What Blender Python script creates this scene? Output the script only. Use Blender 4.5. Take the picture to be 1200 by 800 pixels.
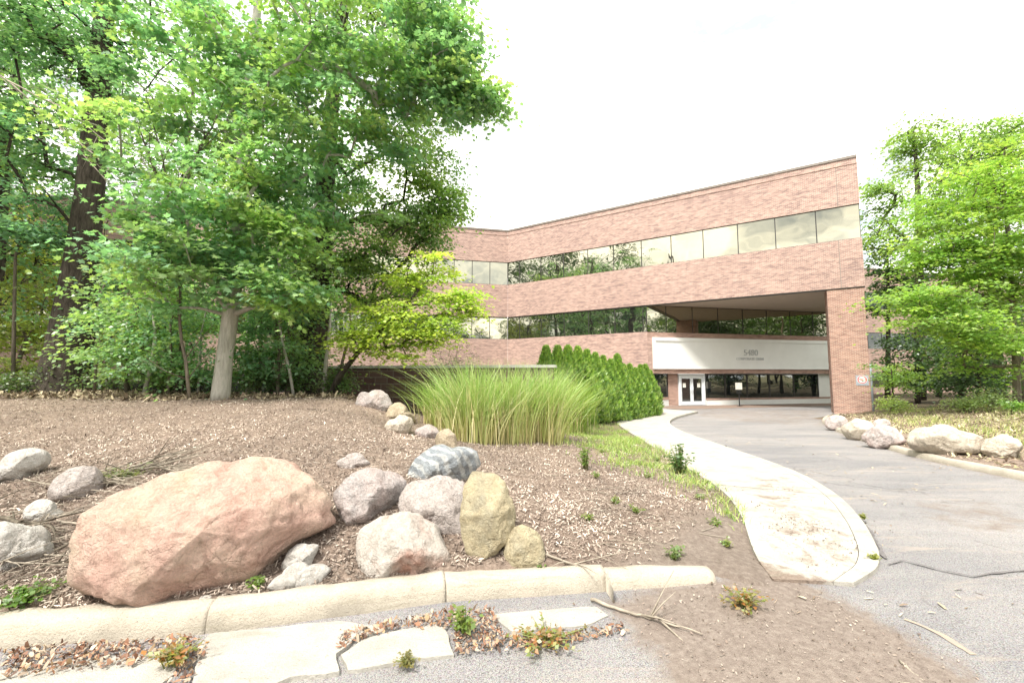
import bpy, math, random
import numpy as np
from mathutils import Vector, noise as mnoise

# ------------------------------------------------------------------ scene, camera, light
for o in list(bpy.data.objects):
    bpy.data.objects.remove(o, do_unlink=True)
SC = bpy.context.scene
COL = SC.collection
R = math.radians
H, F, TH = 1.65, 500.0, R(4.58)
CT, ST = math.cos(TH), math.sin(TH)

cam_d = bpy.data.cameras.new('camera')
cam = bpy.data.objects.new('camera', cam_d)
COL.objects.link(cam)
cam.location = (0, 0, H)
cam.rotation_euler = (R(90) + TH, 0, 0)
cam_d.sensor_width = 36
cam_d.lens = 36 * F / 1200
cam_d.clip_start = 0.05
cam_d.clip_end = 3000
SC.camera = cam

SUN_EL, SUN_AZ = 56, 215      # azimuth measured clockwise from +Y (away from the camera)
W = bpy.data.worlds.new('World')
SC.world = W
W.use_nodes = True
nt = W.node_tree
nt.nodes.clear()
def wn(t, **k):
    n = nt.nodes.new(t)
    for a, b in k.items():
        setattr(n, a, b)
    return n
out = wn('ShaderNodeOutputWorld')
bg = wn('ShaderNodeBackground')
bg.inputs['Strength'].default_value = 0.1
sky = wn('ShaderNodeTexSky', sky_type='NISHITA', sun_disc=False)
sky.sun_elevation = R(SUN_EL)
sky.sun_rotation = R(SUN_AZ)
tc = wn('ShaderNodeTexCoord')
sep = wn('ShaderNodeSeparateXYZ')
nt.links.new(tc.outputs['Generated'], sep.inputs[0])
addz = wn('ShaderNodeMath', operation='MAXIMUM'); addz.inputs[1].default_value = 0.0
nt.links.new(sep.outputs['Z'], addz.inputs[0])
adz2 = wn('ShaderNodeMath', operation='ADD'); adz2.inputs[1].default_value = 0.16
nt.links.new(addz.outputs[0], adz2.inputs[0])
dx = wn('ShaderNodeMath', operation='DIVIDE'); dy = wn('ShaderNodeMath', operation='DIVIDE')
nt.links.new(sep.outputs['X'], dx.inputs[0]); nt.links.new(adz2.outputs[0], dx.inputs[1])
nt.links.new(sep.outputs['Y'], dy.inputs[0]); nt.links.new(adz2.outputs[0], dy.inputs[1])
cmb = wn('ShaderNodeCombineXYZ')
nt.links.new(dx.outputs[0], cmb.inputs[0]); nt.links.new(dy.outputs[0], cmb.inputs[1])
n1 = wn('ShaderNodeTexNoise'); n1.inputs['Scale'].default_value = 0.75; n1.inputs['Detail'].default_value = 7
n1.inputs['Roughness'].default_value = 0.55; n1.inputs['Distortion'].default_value = 0.3
n2 = wn('ShaderNodeTexNoise'); n2.inputs['Scale'].default_value = 1.9; n2.inputs['Detail'].default_value = 8
n2.inputs['Roughness'].default_value = 0.6; n2.inputs['Distortion'].default_value = 0.6
nt.links.new(cmb.outputs[0], n1.inputs['Vector']); nt.links.new(cmb.outputs[0], n2.inputs['Vector'])
r1 = wn('ShaderNodeValToRGB')     # how much cloud covers the blue
r1.color_ramp.elements[0].position = 0.34; r1.color_ramp.elements[0].color = (0.72, 0.72, 0.72, 1)
r1.color_ramp.elements[1].position = 0.50; r1.color_ramp.elements[1].color = (1, 1, 1, 1)
r2 = wn('ShaderNodeValToRGB')     # light and grey cloud
r2.color_ramp.elements[0].position = 0.36; r2.color_ramp.elements[0].color = (3.25, 3.5, 3.7, 1)
r2.color_ramp.elements[1].position = 0.62; r2.color_ramp.elements[1].color = (12.0, 11.6, 10.5, 1)
nt.links.new(n1.outputs['Fac'], r1.inputs[0]); nt.links.new(n2.outputs['Fac'], r2.inputs[0])
mx = wn('ShaderNodeMixRGB')
nt.links.new(r1.outputs[0], mx.inputs[0]); nt.links.new(sky.outputs[0], mx.inputs[1]); nt.links.new(r2.outputs[0], mx.inputs[2])
nt.links.new(mx.outputs[0], bg.inputs[0]); nt.links.new(bg.outputs[0], out.inputs[0])

sun_d = bpy.data.lights.new('sun', 'SUN')
sun_d.energy = 2.4
sun_d.angle = R(10)
sun_d.color = (1.0, 0.95, 0.86)
sun = bpy.data.objects.new('sun', sun_d)
COL.objects.link(sun)
az = R(SUN_AZ)
sdir = Vector((math.sin(az) * math.cos(R(SUN_EL)), math.cos(az) * math.cos(R(SUN_EL)), math.sin(R(SUN_EL))))
sun.rotation_euler = sdir.to_track_quat('Z', 'Y').to_euler()

SC.view_settings.view_transform = 'Standard'
SC.view_settings.look = 'None'
SC.view_settings.exposure = 1.6
SC.view_settings.gamma = 1.0
SC.render.engine = 'CYCLES'
SC.cycles.max_bounces = 8
SC.cycles.transparent_max_bounces = 8

# ------------------------------------------------------------------ helpers
def ray(x, y):
    u, v = (x - 600) / F, (400 - y) / F
    return np.array([u, CT - v * ST, ST + v * CT])
CAM = np.array([0, 0, H])
def at_depth(x, y, D):
    d = ray(x, y)
    return CAM + d * (D / d[1])
def base_z(Y):
    return -0.025 * (np.clip(Y, 4, 22) - 4)
def on_base(x, y, dz=0.0):
    d = ray(x, y); t = 3.0
    for _ in range(60):
        z = base_z(d[1] * t) + dz
        t = 0.5 * t + 0.5 * (z - H) / d[2]
    return CAM + d * t
def on_plane(x, y, P, dr):
    d = ray(x, y)
    n = np.array([-dr[1], dr[0]])
    t = (P[0] * n[0] + P[1] * n[1]) / (d[0] * n[0] + d[1] * n[1])
    q = CAM + d * t
    s = (q[0] - P[0]) * dr[0] + (q[1] - P[1]) * dr[1]
    return s, q[2]

def tag(o, label=None, cat=None, group=None, kind=None):
    if label: o['label'] = label
    if cat: o['category'] = cat
    if group: o['group'] = group
    if kind: o['kind'] = kind
    return o
def empty(name, loc=(0, 0, 0), label=None, cat=None, group=None):
    o = bpy.data.objects.new(name, None)
    COL.objects.link(o)
    o.empty_display_size = 0.2
    o.location = [float(c) for c in loc]
    return tag(o, label, cat, group)
def link(name, me, mat, parent=None, smooth=False):
    if mat is not None:
        me.materials.append(mat)
    if smooth:
        me.polygons.foreach_set('use_smooth', np.ones(len(me.polygons), dtype=bool))
    o = bpy.data.objects.new(name, me)
    COL.objects.link(o)
    if parent is not None:
        o.parent = parent
        o.location = -parent.matrix_basis.translation if parent.type == 'EMPTY' else (0, 0, 0)
    return o
def np_mesh(name, V, Fc, col=None):
    """uniform polygons: V (n,3), Fc (m,k)"""
    me = bpy.data.meshes.new(name)
    V = np.asarray(V, dtype=np.float32); Fc = np.asarray(Fc, dtype=np.int32)
    m, k = Fc.shape
    me.vertices.add(len(V)); me.vertices.foreach_set('co', V.ravel())
    me.loops.add(m * k); me.loops.foreach_set('vertex_index', Fc.ravel())
    me.polygons.add(m)
    me.polygons.foreach_set('loop_start', np.arange(m, dtype=np.int32) * k)
    me.update(calc_edges=True)
    if col is not None:
        at = me.attributes.new('Col', 'FLOAT_COLOR', 'POINT')
        c = np.ones((len(V), 4), dtype=np.float32); c[:, :3] = col
        at.data.foreach_set('color', c.ravel())
    return me
def py_mesh(name, V, Fc, uv=None):
    me = bpy.data.meshes.new(name)
    me.from_pydata([tuple(float(c) for c in v) for v in V], [], Fc)
    if uv is not None:
        l = me.uv_layers.new(name='UVMap')
        flat = [c for f in uv for q in f for c in q]
        l.data.foreach_set('uv', np.array(flat, dtype=np.float32))
    me.update()
    return me

class MB:
    """collects boxes / tubes / prisms with wall-style UVs (metres)"""
    def __init__(s): s.V = []; s.F = []; s.U = []
    def quad(s, a, b, c, d, uv=None):
        i = len(s.V); s.V += [a, b, c, d]; s.F.append((i, i + 1, i + 2, i + 3))
        if uv is None:
            uv = [(p[0] + p[1], p[2]) for p in (a, b, c, d)]
        s.U.append(uv)
    def wall(s, p0, p1, z0, z1, n, off0, off1, u0=0.0):
        """box standing on line p0-p1, from off0 to off1 along outward normal n"""
        p0 = np.array(p0[:2], float); p1 = np.array(p1[:2], float); n = np.array(n, float)
        L = np.linalg.norm(p1 - p0)
        def q(p, o, z): r = p + n * o; return (r[0], r[1], z)
        u1 = u0 + L; th = abs(off1 - off0)
        s.quad(q(p0, off1, z0), q(p1, off1, z0), q(p1, off1, z1), q(p0, off1, z1), [(u0, z0), (u1, z0), (u1, z1), (u0, z1)])
        s.quad(q(p1, off0, z0), q(p0, off0, z0), q(p0, off0, z1), q(p1, off0, z1), [(u1, z0), (u0, z0), (u0, z1), (u1, z1)])
        s.quad(q(p0, off0, z0), q(p0, off1, z0), q(p0, off1, z1), q(p0, off0, z1), [(0, z0), (th, z0), (th, z1), (0, z1)])
        s.quad(q(p1, off1, z0), q(p1, off0, z0), q(p1, off0, z1), q(p1, off1, z1), [(0, z0), (th, z0), (th, z1), (0, z1)])
        s.quad(q(p0, off1, z1), q(p1, off1, z1), q(p1, off0, z1), q(p0, off0, z1), [(u0, 0), (u1, 0), (u1, th), (u0, th)])
        s.quad(q(p0, off0, z0), q(p1, off0, z0), q(p1, off1, z0), q(p0, off1, z0), [(u0, 0), (u1, 0), (u1, th), (u0, th)])
        return s
    def box(s, c, sz):
        c = np.array(c, float); h = np.array(sz, float) / 2
        return s.wall((c[0] - h[0], c[1]), (c[0] + h[0], c[1]), c[2] - h[2], c[2] + h[2], (0, -1), -h[1], h[1])
    def tube(s, pts, rad, sides=8):
        pts = [np.array(p, float) for p in pts]
        rad = rad if hasattr(rad, '__len__') else [rad] * len(pts)
        i0 = len(s.V)
        for k, p in enumerate(pts):
            d = pts[min(k + 1, len(pts) - 1)] - pts[max(k - 1, 0)]
            d = d / (np.linalg.norm(d) + 1e-9)
            a = np.cross(d, [0.3, 0.9, 0.1] if abs(d[2]) > .8 else [0, 0, 1.0]); a /= np.linalg.norm(a) + 1e-9
            b = np.cross(d, a)
            for j in range(sides):
                t = 2 * math.pi * j / sides
                s.V.append(tuple(p + rad[k] * (math.cos(t) * a + math.sin(t) * b)))
        for k in range(len(pts) - 1):
            for j in range(sides):
                j2 = (j + 1) % sides
                f = (i0 + k * sides + j, i0 + k * sides + j2, i0 + (k + 1) * sides + j2, i0 + (k + 1) * sides + j)
                s.F.append(f); s.U.append([(j / sides, k), (j2 / sides, k), (j2 / sides, k + 1), (j / sides, k + 1)])
        for k, rev in ((0, True), (len(pts) - 1, False)):
            f = [i0 + k * sides + j for j in range(sides)]
            if rev: f.reverse()
            s.F.append(tuple(f)); s.U.append([(0, 0)] * sides)
        return s
    def poly(s, pts, z0, z1):
        n = len(pts); i = len(s.V)
        s.V += [(p[0], p[1], z0) for p in pts] + [(p[0], p[1], z1) for p in pts]
        s.F.append(tuple(range(i + n - 1, i - 1, -1))); s.U.append([(p[0], p[1]) for p in reversed(pts)])
        s.F.append(tuple(range(i + n, i + 2 * n))); s.U.append([(p[0], p[1]) for p in pts])
        for k in range(n):
            k2 = (k + 1) % n
            s.F.append((i + k, i + k2, i + n + k2, i + n + k)); s.U.append([(0, 0), (1, 0), (1, 1), (0, 1)])
        return s
    def build(s, name, mat, parent=None, smooth=False):
        return link(name, py_mesh(name, s.V, s.F, s.U), mat, parent, smooth)

# ------------------------------------------------------------------ materials
class NT:
    def __init__(s, name):
        s.m = bpy.data.materials.new(name); s.m.use_nodes = True
        s.t = s.m.node_tree; s.t.nodes.clear()
        s.out = s.n('ShaderNodeOutputMaterial')
    def n(s, t, **k):
        x = s.t.nodes.new(t)
        for a, b in k.items():
            if a.startswith('i_'): x.inputs[a[2:].replace('_', ' ')].default_value = b
            else: setattr(x, a, b)
        return x
    def l(s, a, b): s.t.links.new(a, b)
    def coord(s, kind='Object', scale=(1, 1, 1)):
        tcn = s.n('ShaderNodeTexCoord'); mp = s.n('ShaderNodeMapping')
        mp.inputs['Scale'].default_value = scale
        s.l(tcn.outputs[kind], mp.inputs['Vector']); return mp.outputs[0]
    def noise(s, vec, scale, detail=5, rough=0.6, dist=0.0):
        x = s.n('ShaderNodeTexNoise')
        x.inputs['Scale'].default_value = scale; x.inputs['Detail'].default_value = detail
        x.inputs['Roughness'].default_value = rough; x.inputs['Distortion'].default_value = dist
        s.l(vec, x.inputs['Vector']); return x.outputs['Fac']
    def ramp(s, fac, stops):
        x = s.n('ShaderNodeValToRGB'); cr = x.color_ramp
        while len(cr.elements) < len(stops): cr.elements.new(0.5)
        for e, (p, c) in zip(cr.elements, stops):
            e.position = p; e.color = (*c, 1) if len(c) == 3 else c
        s.l(fac, x.inputs[0]); return x.outputs[0]
    def mix(s, fac, a, b, mode='MIX'):
        x = s.n('ShaderNodeMixRGB', blend_type=mode)
        for k, val in ((0, fac), (1, a), (2, b)):
            if hasattr(val, 'is_linked') or hasattr(val, 'links'): s.l(val, x.inputs[k])
            elif k == 0: x.inputs[0].default_value = val
            else: x.inputs[k].default_value = (*val, 1)
        return x.outputs[0]
    def math(s, op, a, b):
        x = s.n('ShaderNodeMath', operation=op)
        for k, val in ((0, a), (1, b)):
            if hasattr(val, 'links'): s.l(val, x.inputs[k])
            else: x.inputs[k].default_value = val
        return x.outputs[0]
    def attr(s, name):
        x = s.n('ShaderNodeAttribute'); x.attribute_name = name; return x
    def bsdf(s, col, rough=0.8, bump=None, bstr=0.4, bdist=0.02, spec=0.3, metal=0.0, ior=None):
        b = s.n('ShaderNodeBsdfPrincipled')
        if hasattr(col, 'links'): s.l(col, b.inputs['Base Color'])
        else: b.inputs['Base Color'].default_value = (*col, 1)
        b.inputs['Roughness'].default_value = rough
        b.inputs['Specular IOR Level'].default_value = spec
        b.inputs['Metallic'].default_value = metal
        if ior: b.inputs['IOR'].default_value = ior
        if bump is not None:
            bp = s.n('ShaderNodeBump'); bp.inputs['Strength'].default_value = bstr; bp.inputs['Distance'].default_value = bdist
            s.l(bump, bp.inputs['Height']); s.l(bp.outputs[0], b.inputs['Normal'])
        s.l(b.outputs[0], s.out.inputs[0])
        return s.m

def m_plain(name, c, rough=0.5, var=0.12, scale=6, metal=0.0, spec=0.4):
    a = NT(name); v = a.coord()
    f = a.noise(v, scale, 6)
    lo = tuple(x * (1 - var) for x in c); hi = tuple(min(1, x * (1 + var)) for x in c)
    return a.bsdf(a.ramp(f, [(0.3, lo), (0.7, hi)]), rough, a.noise(v, scale * 12, 3), 0.08, 0.01, spec, metal)

def m_brick(name, c1, c2, c3, mortar, bw=0.2, rh=0.067, ms=0.011, streak=True):
    a = NT(name)
    v = a.coord('UV')
    b = a.n('ShaderNodeTexBrick')
    b.offset = 0.5
    b.inputs['Scale'].default_value = 1; b.inputs['Mortar Size'].default_value = ms
    b.inputs['Mortar Smooth'].default_value = 0.2; b.inputs['Brick Width'].default_value = bw; b.inputs['Row Height'].default_value = rh
    b.inputs['Bias'].default_value = -0.1
    b.inputs['Color1'].default_value = (*c1, 1); b.inputs['Color2'].default_value = (*c2, 1); b.inputs['Mortar'].default_value = (*mortar, 1)
    b.inputs['Bias'].default_value = 0.0
    a.l(v, b.inputs['Vector'])
    vs = a.coord('UV', (0.7, 3.4, 1))
    st = a.noise(vs, 1.9, 9, 0.74, 0.35)
    col = a.mix(a.ramp(st, [(0.48, (0, 0, 0)), (0.62, (0.55, 0.55, 0.55))]), b.outputs['Color'], c3)
    vb = a.coord('UV', (0.5, 1, 1))
    big = a.noise(vb, 0.5, 4)
    col = a.mix(0.8, col, a.ramp(big, [(0.3, (0.86, 0.84, 0.84)), (0.7, (1.08, 1.06, 1.03))]), 'MULTIPLY')
    return a.bsdf(col, 0.9, b.outputs['Fac'], -0.5, 0.008, 0.2)

M = {}
M['brick'] = m_brick('brick', (0.47, 0.295, 0.25), (0.225, 0.135, 0.12), (0.125, 0.085, 0.09), (0.52, 0.42, 0.37), ms=0.013)
M['brick_red'] = m_brick('brick_pillar', (0.42, 0.235, 0.185), (0.225, 0.115, 0.09), (0.155, 0.09, 0.08), (0.48, 0.385, 0.33), ms=0.013)
M['block'] = m_brick('wall_block', (0.17, 0.11, 0.10), (0.13, 0.07, 0.072), (0.10, 0.085, 0.075), (0.24, 0.21, 0.19), 0.40, 0.20, 0.012)
M['coping'] = m_plain('coping_metal', (0.20, 0.17, 0.15), 0.5)
M['frame'] = m_plain('bronze_frame', (0.035, 0.032, 0.03), 0.4)
M['white'] = m_plain('white_panel', (0.76, 0.76, 0.745), 0.55, 0.04, 1.2)
M['alu'] = m_plain('door_aluminium', (0.66, 0.70, 0.73), 0.35, 0.05)
M['soffit'] = m_plain('soffit_stucco', (0.42, 0.36, 0.31), 0.9, 0.06, 3)
M['roof'] = m_plain('roof_gravel', (0.25, 0.24, 0.23), 0.95, 0.25, 20)
M['black'] = m_plain('black_metal', (0.02, 0.02, 0.02), 0.4)
M['red'] = m_plain('sign_red', (0.60, 0.04, 0.06), 0.5)
M['grey'] = m_plain('sign_grey', (0.30, 0.33, 0.38), 0.4)
M['letter'] = m_plain('letter_grey', (0.46, 0.47, 0.48), 0.4)
M['cap'] = m_plain('cap_stone', (0.50, 0.49, 0.47), 0.85, 0.15, 5)
M['paper'] = m_plain('notice_paper', (0.75, 0.73, 0.66), 0.7)

def m_glass(name, tint, ior, base=(0.012, 0.015, 0.016)):
    a = NT(name); v = a.coord('Object', (1, 1, 1))
    w = a.noise(v, 0.45, 2, 0.5)
    m = a.bsdf(base, 0.02, w, 0.05, 0.35, 0.5, 0.0, ior)
    b = [n for n in a.t.nodes if n.type == 'BSDF_PRINCIPLED'][0]
    b.inputs['Specular Tint'].default_value = (*tint, 1)
    return m
M['glass'] = m_glass('tinted_glass', (1.0, 0.94, 0.72), 4.6)
M['glass_dark'] = m_glass('shaded_glass', (0.95, 0.97, 0.95), 2.6)

M['glass_shade'] = m_glass('deep_shade_glass', (0.9, 0.95, 0.92), 1.75)
def m_concrete(name, c, dirt=(0.20, 0.155, 0.12), use_attr=False):
    a = NT(name); v = a.coord()
    f = a.noise(v, 3.0, 8, 0.65); g = a.noise(v, 70, 4, 0.7); sp = a.noise(v, 16, 5, 0.7)
    col = a.ramp(f, [(0.28, tuple(x * 0.74 for x in c)), (0.5, c), (0.75, tuple(min(1, x * 1.1) for x in c))])
    col = a.mix(0.55, col, a.ramp(g, [(0.25, (0.72, 0.70, 0.68)), (0.6, (1.05, 1.05, 1.04))]), 'MULTIPLY')
    col = a.mix(a.ramp(sp, [(0.66, (0, 0, 0)), (0.72, (0.75, 0.75, 0.75))]), col, dirt)
    if use_attr:
        at = a.attr('dirt')
        k = a.math('ADD', at.outputs['Fac'], a.math('MULTIPLY', a.math('SUBTRACT', a.noise(v, 5, 8, 0.7, 0.4), 0.5), 1.5))
        col = a.mix(a.ramp(k, [(0.42, (0, 0, 0)), (0.68, (1, 1, 1))]), col, a.ramp(a.noise(v, 40, 5, 0.7), [(0.3, (0.15, 0.112, 0.088)), (0.7, (0.30, 0.24, 0.20))]))
    stv = a.noise(a.coord('Object', (0.9, 5, 16)), 1.3, 8, 0.72, 0.6)
    col = a.mix(a.ramp(stv, [(0.54, (0, 0, 0)), (0.68, (0.65, 0.65, 0.65))]), col, tuple(x * .62 for x in c[:2]) + (c[2] * .55,))
    pit = a.noise(v, 130, 3, 0.6)
    col = a.mix(a.ramp(pit, [(0.30, (0.7, 0.7, 0.7)), (0.40, (0, 0, 0))]), col, (0.17, 0.14, 0.12))
    hb = a.math('ADD', a.math('ADD', a.math('MULTIPLY', f, 0.6), a.math('MULTIPLY', g, 0.5)), a.math('MULTIPLY', pit, 0.3))
    return a.bsdf(col, 0.92, hb, 0.8, 0.025, 0.15)
M['concrete'] = m_concrete('pale_concrete', (0.42, 0.40, 0.365))
M['kerb'] = m_concrete('kerb_concrete', (0.45, 0.405, 0.34), (0.22, 0.155, 0.12))
M['walk'] = m_concrete('walk_concrete', (0.43, 0.41, 0.37), (0.23, 0.18, 0.145), True)

def m_asphalt():
    a = NT('asphalt'); v = a.coord()
    vo = a.n('ShaderNodeTexVoronoi'); vo.inputs['Scale'].default_value = 150; a.l(v, vo.inputs['Vector'])
    ag = a.ramp(vo.outputs['Distance'], [(0.0, (0.37, 0.355, 0.36)), (0.5, (0.27, 0.26, 0.265)), (0.9, (0.12, 0.115, 0.118))])
    agg = a.mix(0.35, ag, vo.outputs['Color'], 'SOFT_LIGHT')
    bw = a.n('ShaderNodeRGBToBW'); a.l(agg, bw.inputs[0])
    big = a.noise(a.coord('Object', (0.35, 1, 1)), 0.7, 8, 0.65, 0.4)
    col = a.mix(1.0, a.mix(0.7, agg, bw.outputs[0]), a.ramp(big, [(0.3, (0.70, 0.70, 0.73)), (0.7, (1.22, 1.16, 1.12))]), 'MULTIPLY')
    st = a.noise(a.coord('Object', (0.45, 2.4, 1)), 1.4, 9, 0.72, 0.5)
    col = a.mix(a.ramp(st, [(0.55, (0, 0, 0)), (0.70, (0.75, 0.75, 0.75))]), col, (0.37, 0.315, 0.27))
    vk = a.n('ShaderNodeTexVoronoi', feature='DISTANCE_TO_EDGE'); vk.inputs['Scale'].default_value = 0.42
    wv = a.n('ShaderNodeVectorMath', operation='ADD'); nz = a.n('ShaderNodeTexNoise'); nz.inputs['Scale'].default_value = 1.5; nz.inputs['Detail'].default_value = 8
    a.l(v, nz.inputs['Vector']); a.l(v, wv.inputs[0]); a.l(nz.outputs['Color'], wv.inputs[1]); a.l(wv.outputs[0], vk.inputs['Vector'])
    ckm = a.math('MULTIPLY', a.ramp(vk.outputs['Distance'], [(0.0, (1, 1, 1)), (0.012, (0, 0, 0))]), a.ramp(a.noise(v, 0.6, 3), [(0.48, (0, 0, 0)), (0.56, (0.4, 0.4, 0.4))]))
    col = a.mix(ckm, col, (0.07, 0.065, 0.06))
    at = a.attr('dirt')
    k = a.math('ADD', at.outputs['Fac'], a.math('MULTIPLY', a.math('SUBTRACT', a.noise(v, 3.2, 9, 0.72, 0.5), 0.5), 1.3))
    soil = a.ramp(a.noise(v, 22, 8, 0.75), [(0.25, (0.12, 0.092, 0.076)), (0.5, (0.20, 0.16, 0.135)), (0.75, (0.30, 0.255, 0.22))])
    col = a.mix(a.ramp(k, [(0.40, (0, 0, 0)), (0.75, (0.92, 0.92, 0.92))]), col, soil)
    hb = a.math('ADD', a.math('MULTIPLY', vo.outputs['Distance'], -0.5), a.math('MULTIPLY', a.noise(v, 25, 6, 0.7), 0.8))
    return a.bsdf(col, 0.92, hb, 0.7, 0.015, 0.2)
M['asphalt'] = m_asphalt()
M['tar'] = m_plain('tar_seam', (0.14, 0.13, 0.13), 0.8, 0.35, 20)
_a = NT('worn_yellow_paint'); _v = _a.coord()
M['yellow_paint'] = _a.bsdf(_a.ramp(_a.noise(_v, 9, 8, 0.75), [(0.50, (0.30, 0.25, 0.215)), (0.70, (0.40, 0.345, 0.235))]), 0.95, _a.noise(_v, 60, 4), 0.4, 0.01, 0.1)
M['paver'] = m_brick('entry_paver', (0.24, 0.165, 0.135), (0.19, 0.125, 0.10), (0.30, 0.25, 0.20), (0.24, 0.21, 0.18), 0.2, 0.1, 0.01)

def m_ground():
    a = NT('mulch_ground'); v = a.coord()
    f = a.noise(v, 45, 8, 0.8); g = a.noise(v, 1.1, 6, 0.6); h = a.noise(v, 9, 8, 0.75, 0.3)
    mul = a.ramp(f, [(0.25, (0.10, 0.075, 0.06)), (0.45, (0.23, 0.185, 0.155)), (0.6, (0.36, 0.30, 0.26)), (0.78, (0.55, 0.48, 0.42))])
    mul = a.mix(0.8, mul, a.ramp(h, [(0.3, (0.62, 0.58, 0.56)), (0.7, (1.25, 1.2, 1.16))]), 'MULTIPLY')
    mul = a.mix(0.7, mul, a.ramp(g, [(0.3, (0.78, 0.74, 0.72)), (0.7, (1.15, 1.12, 1.08))]), 'MULTIPLY')
    at = a.attr('zone')
    sp = a.n('ShaderNodeSeparateXYZ'); a.l(at.outputs['Vector'], sp.inputs[0])
    soil = a.ramp(a.noise(v, 20, 8, 0.75), [(0.25, (0.13, 0.10, 0.083)), (0.5, (0.235, 0.19, 0.16)), (0.78, (0.37, 0.32, 0.275))])
    col = a.mix(a.ramp(sp.outputs['X'], [(0.2, (0, 0, 0)), (0.8, (1, 1, 1))]), mul, soil)
    gr = a.ramp(f, [(0.3, (0.10, 0.10, 0.04)), (0.7, (0.27, 0.25, 0.13))])
    k = a.math('ADD', sp.outputs['Y'], a.math('MULTIPLY', a.math('SUBTRACT', h, 0.5), 1.0))
    col = a.mix(a.ramp(k, [(0.4, (0, 0, 0)), (0.7, (0.85, 0.85, 0.85))]), col, gr)
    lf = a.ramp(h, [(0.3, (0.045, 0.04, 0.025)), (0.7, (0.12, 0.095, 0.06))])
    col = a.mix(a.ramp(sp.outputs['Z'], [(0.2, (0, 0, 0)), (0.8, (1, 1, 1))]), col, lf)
    hb = a.math('ADD', f, a.math('MULTIPLY', h, 0.8))
    return a.bsdf(col, 0.95, hb, 0.9, 0.03, 0.15)
M['ground'] = m_ground()

def m_leaf(name, trans=0.4, gloss=0.08):
    a = NT(name)
    at = a.attr('Col')
    d = a.n('ShaderNodeBsdfDiffuse'); t = a.n('ShaderNodeBsdfTranslucent'); g = a.n('ShaderNodeBsdfGlossy'); g.inputs['Roughness'].default_value = 0.45
    g.inputs['Color'].default_value = (0.8, 0.85, 0.8, 1)
    a.l(at.outputs['Color'], d.inputs['Color'])
    tcol = a.mix(1.0, at.outputs['Color'], (1.4, 1.42, 0.8), 'MULTIPLY')
    a.l(tcol, t.inputs['Color'])
    m1 = a.n('ShaderNodeMixShader'); m1.inputs[0].default_value = trans
    a.l(d.outputs[0], m1.inputs[1]); a.l(t.outputs[0], m1.inputs[2])
    m2 = a.n('ShaderNodeMixShader'); m2.inputs[0].default_value = gloss
    a.l(m1.outputs[0], m2.inputs[1]); a.l(g.outputs[0], m2.inputs[2])
    a.l(m2.outputs[0], a.out.inputs[0])
    return a.m
M['leaf'] = m_leaf('leaf', 0.55, 0.07)
M['blade'] = m_leaf('grass_blade', 0.3, 0.04)
def m_litter():
    a = NT('litter'); at = a.attr('Col')
    return a.bsdf(at.outputs['Color'], 0.9, None, spec=0.15)
M['litter'] = m_litter()
def m_bark(name, lo, hi, sc=(9, 9, 1.6)):
    a = NT(name); v = a.coord('Object', sc)
    f = a.noise(v, 1.6, 9, 0.72, 0.5); g = a.noise(a.coord(), 1.2, 4)
    col = a.ramp(f, [(0.3, lo), (0.68, hi)])
    col = a.mix(0.6, col, a.ramp(g, [(0.3, (0.75, 0.8, 0.72)), (0.7, (1.12, 1.1, 1.08))]), 'MULTIPLY')
    return a.bsdf(col, 0.95, f, 1.0, 0.05, 0.1)
M['bark_dark'] = m_bark('dark_bark', (0.022, 0.018, 0.016), (0.12, 0.10, 0.085))
M['bark_light'] = m_bark('pale_bark', (0.34, 0.31, 0.28), (0.60, 0.57, 0.53))
M['bark_mid'] = m_bark('grey_bark', (0.09, 0.075, 0.06), (0.26, 0.22, 0.18))
M['twig'] = m_plain('dry_twig', (0.30, 0.26, 0.21), 0.9, 0.3, 14)

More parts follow.
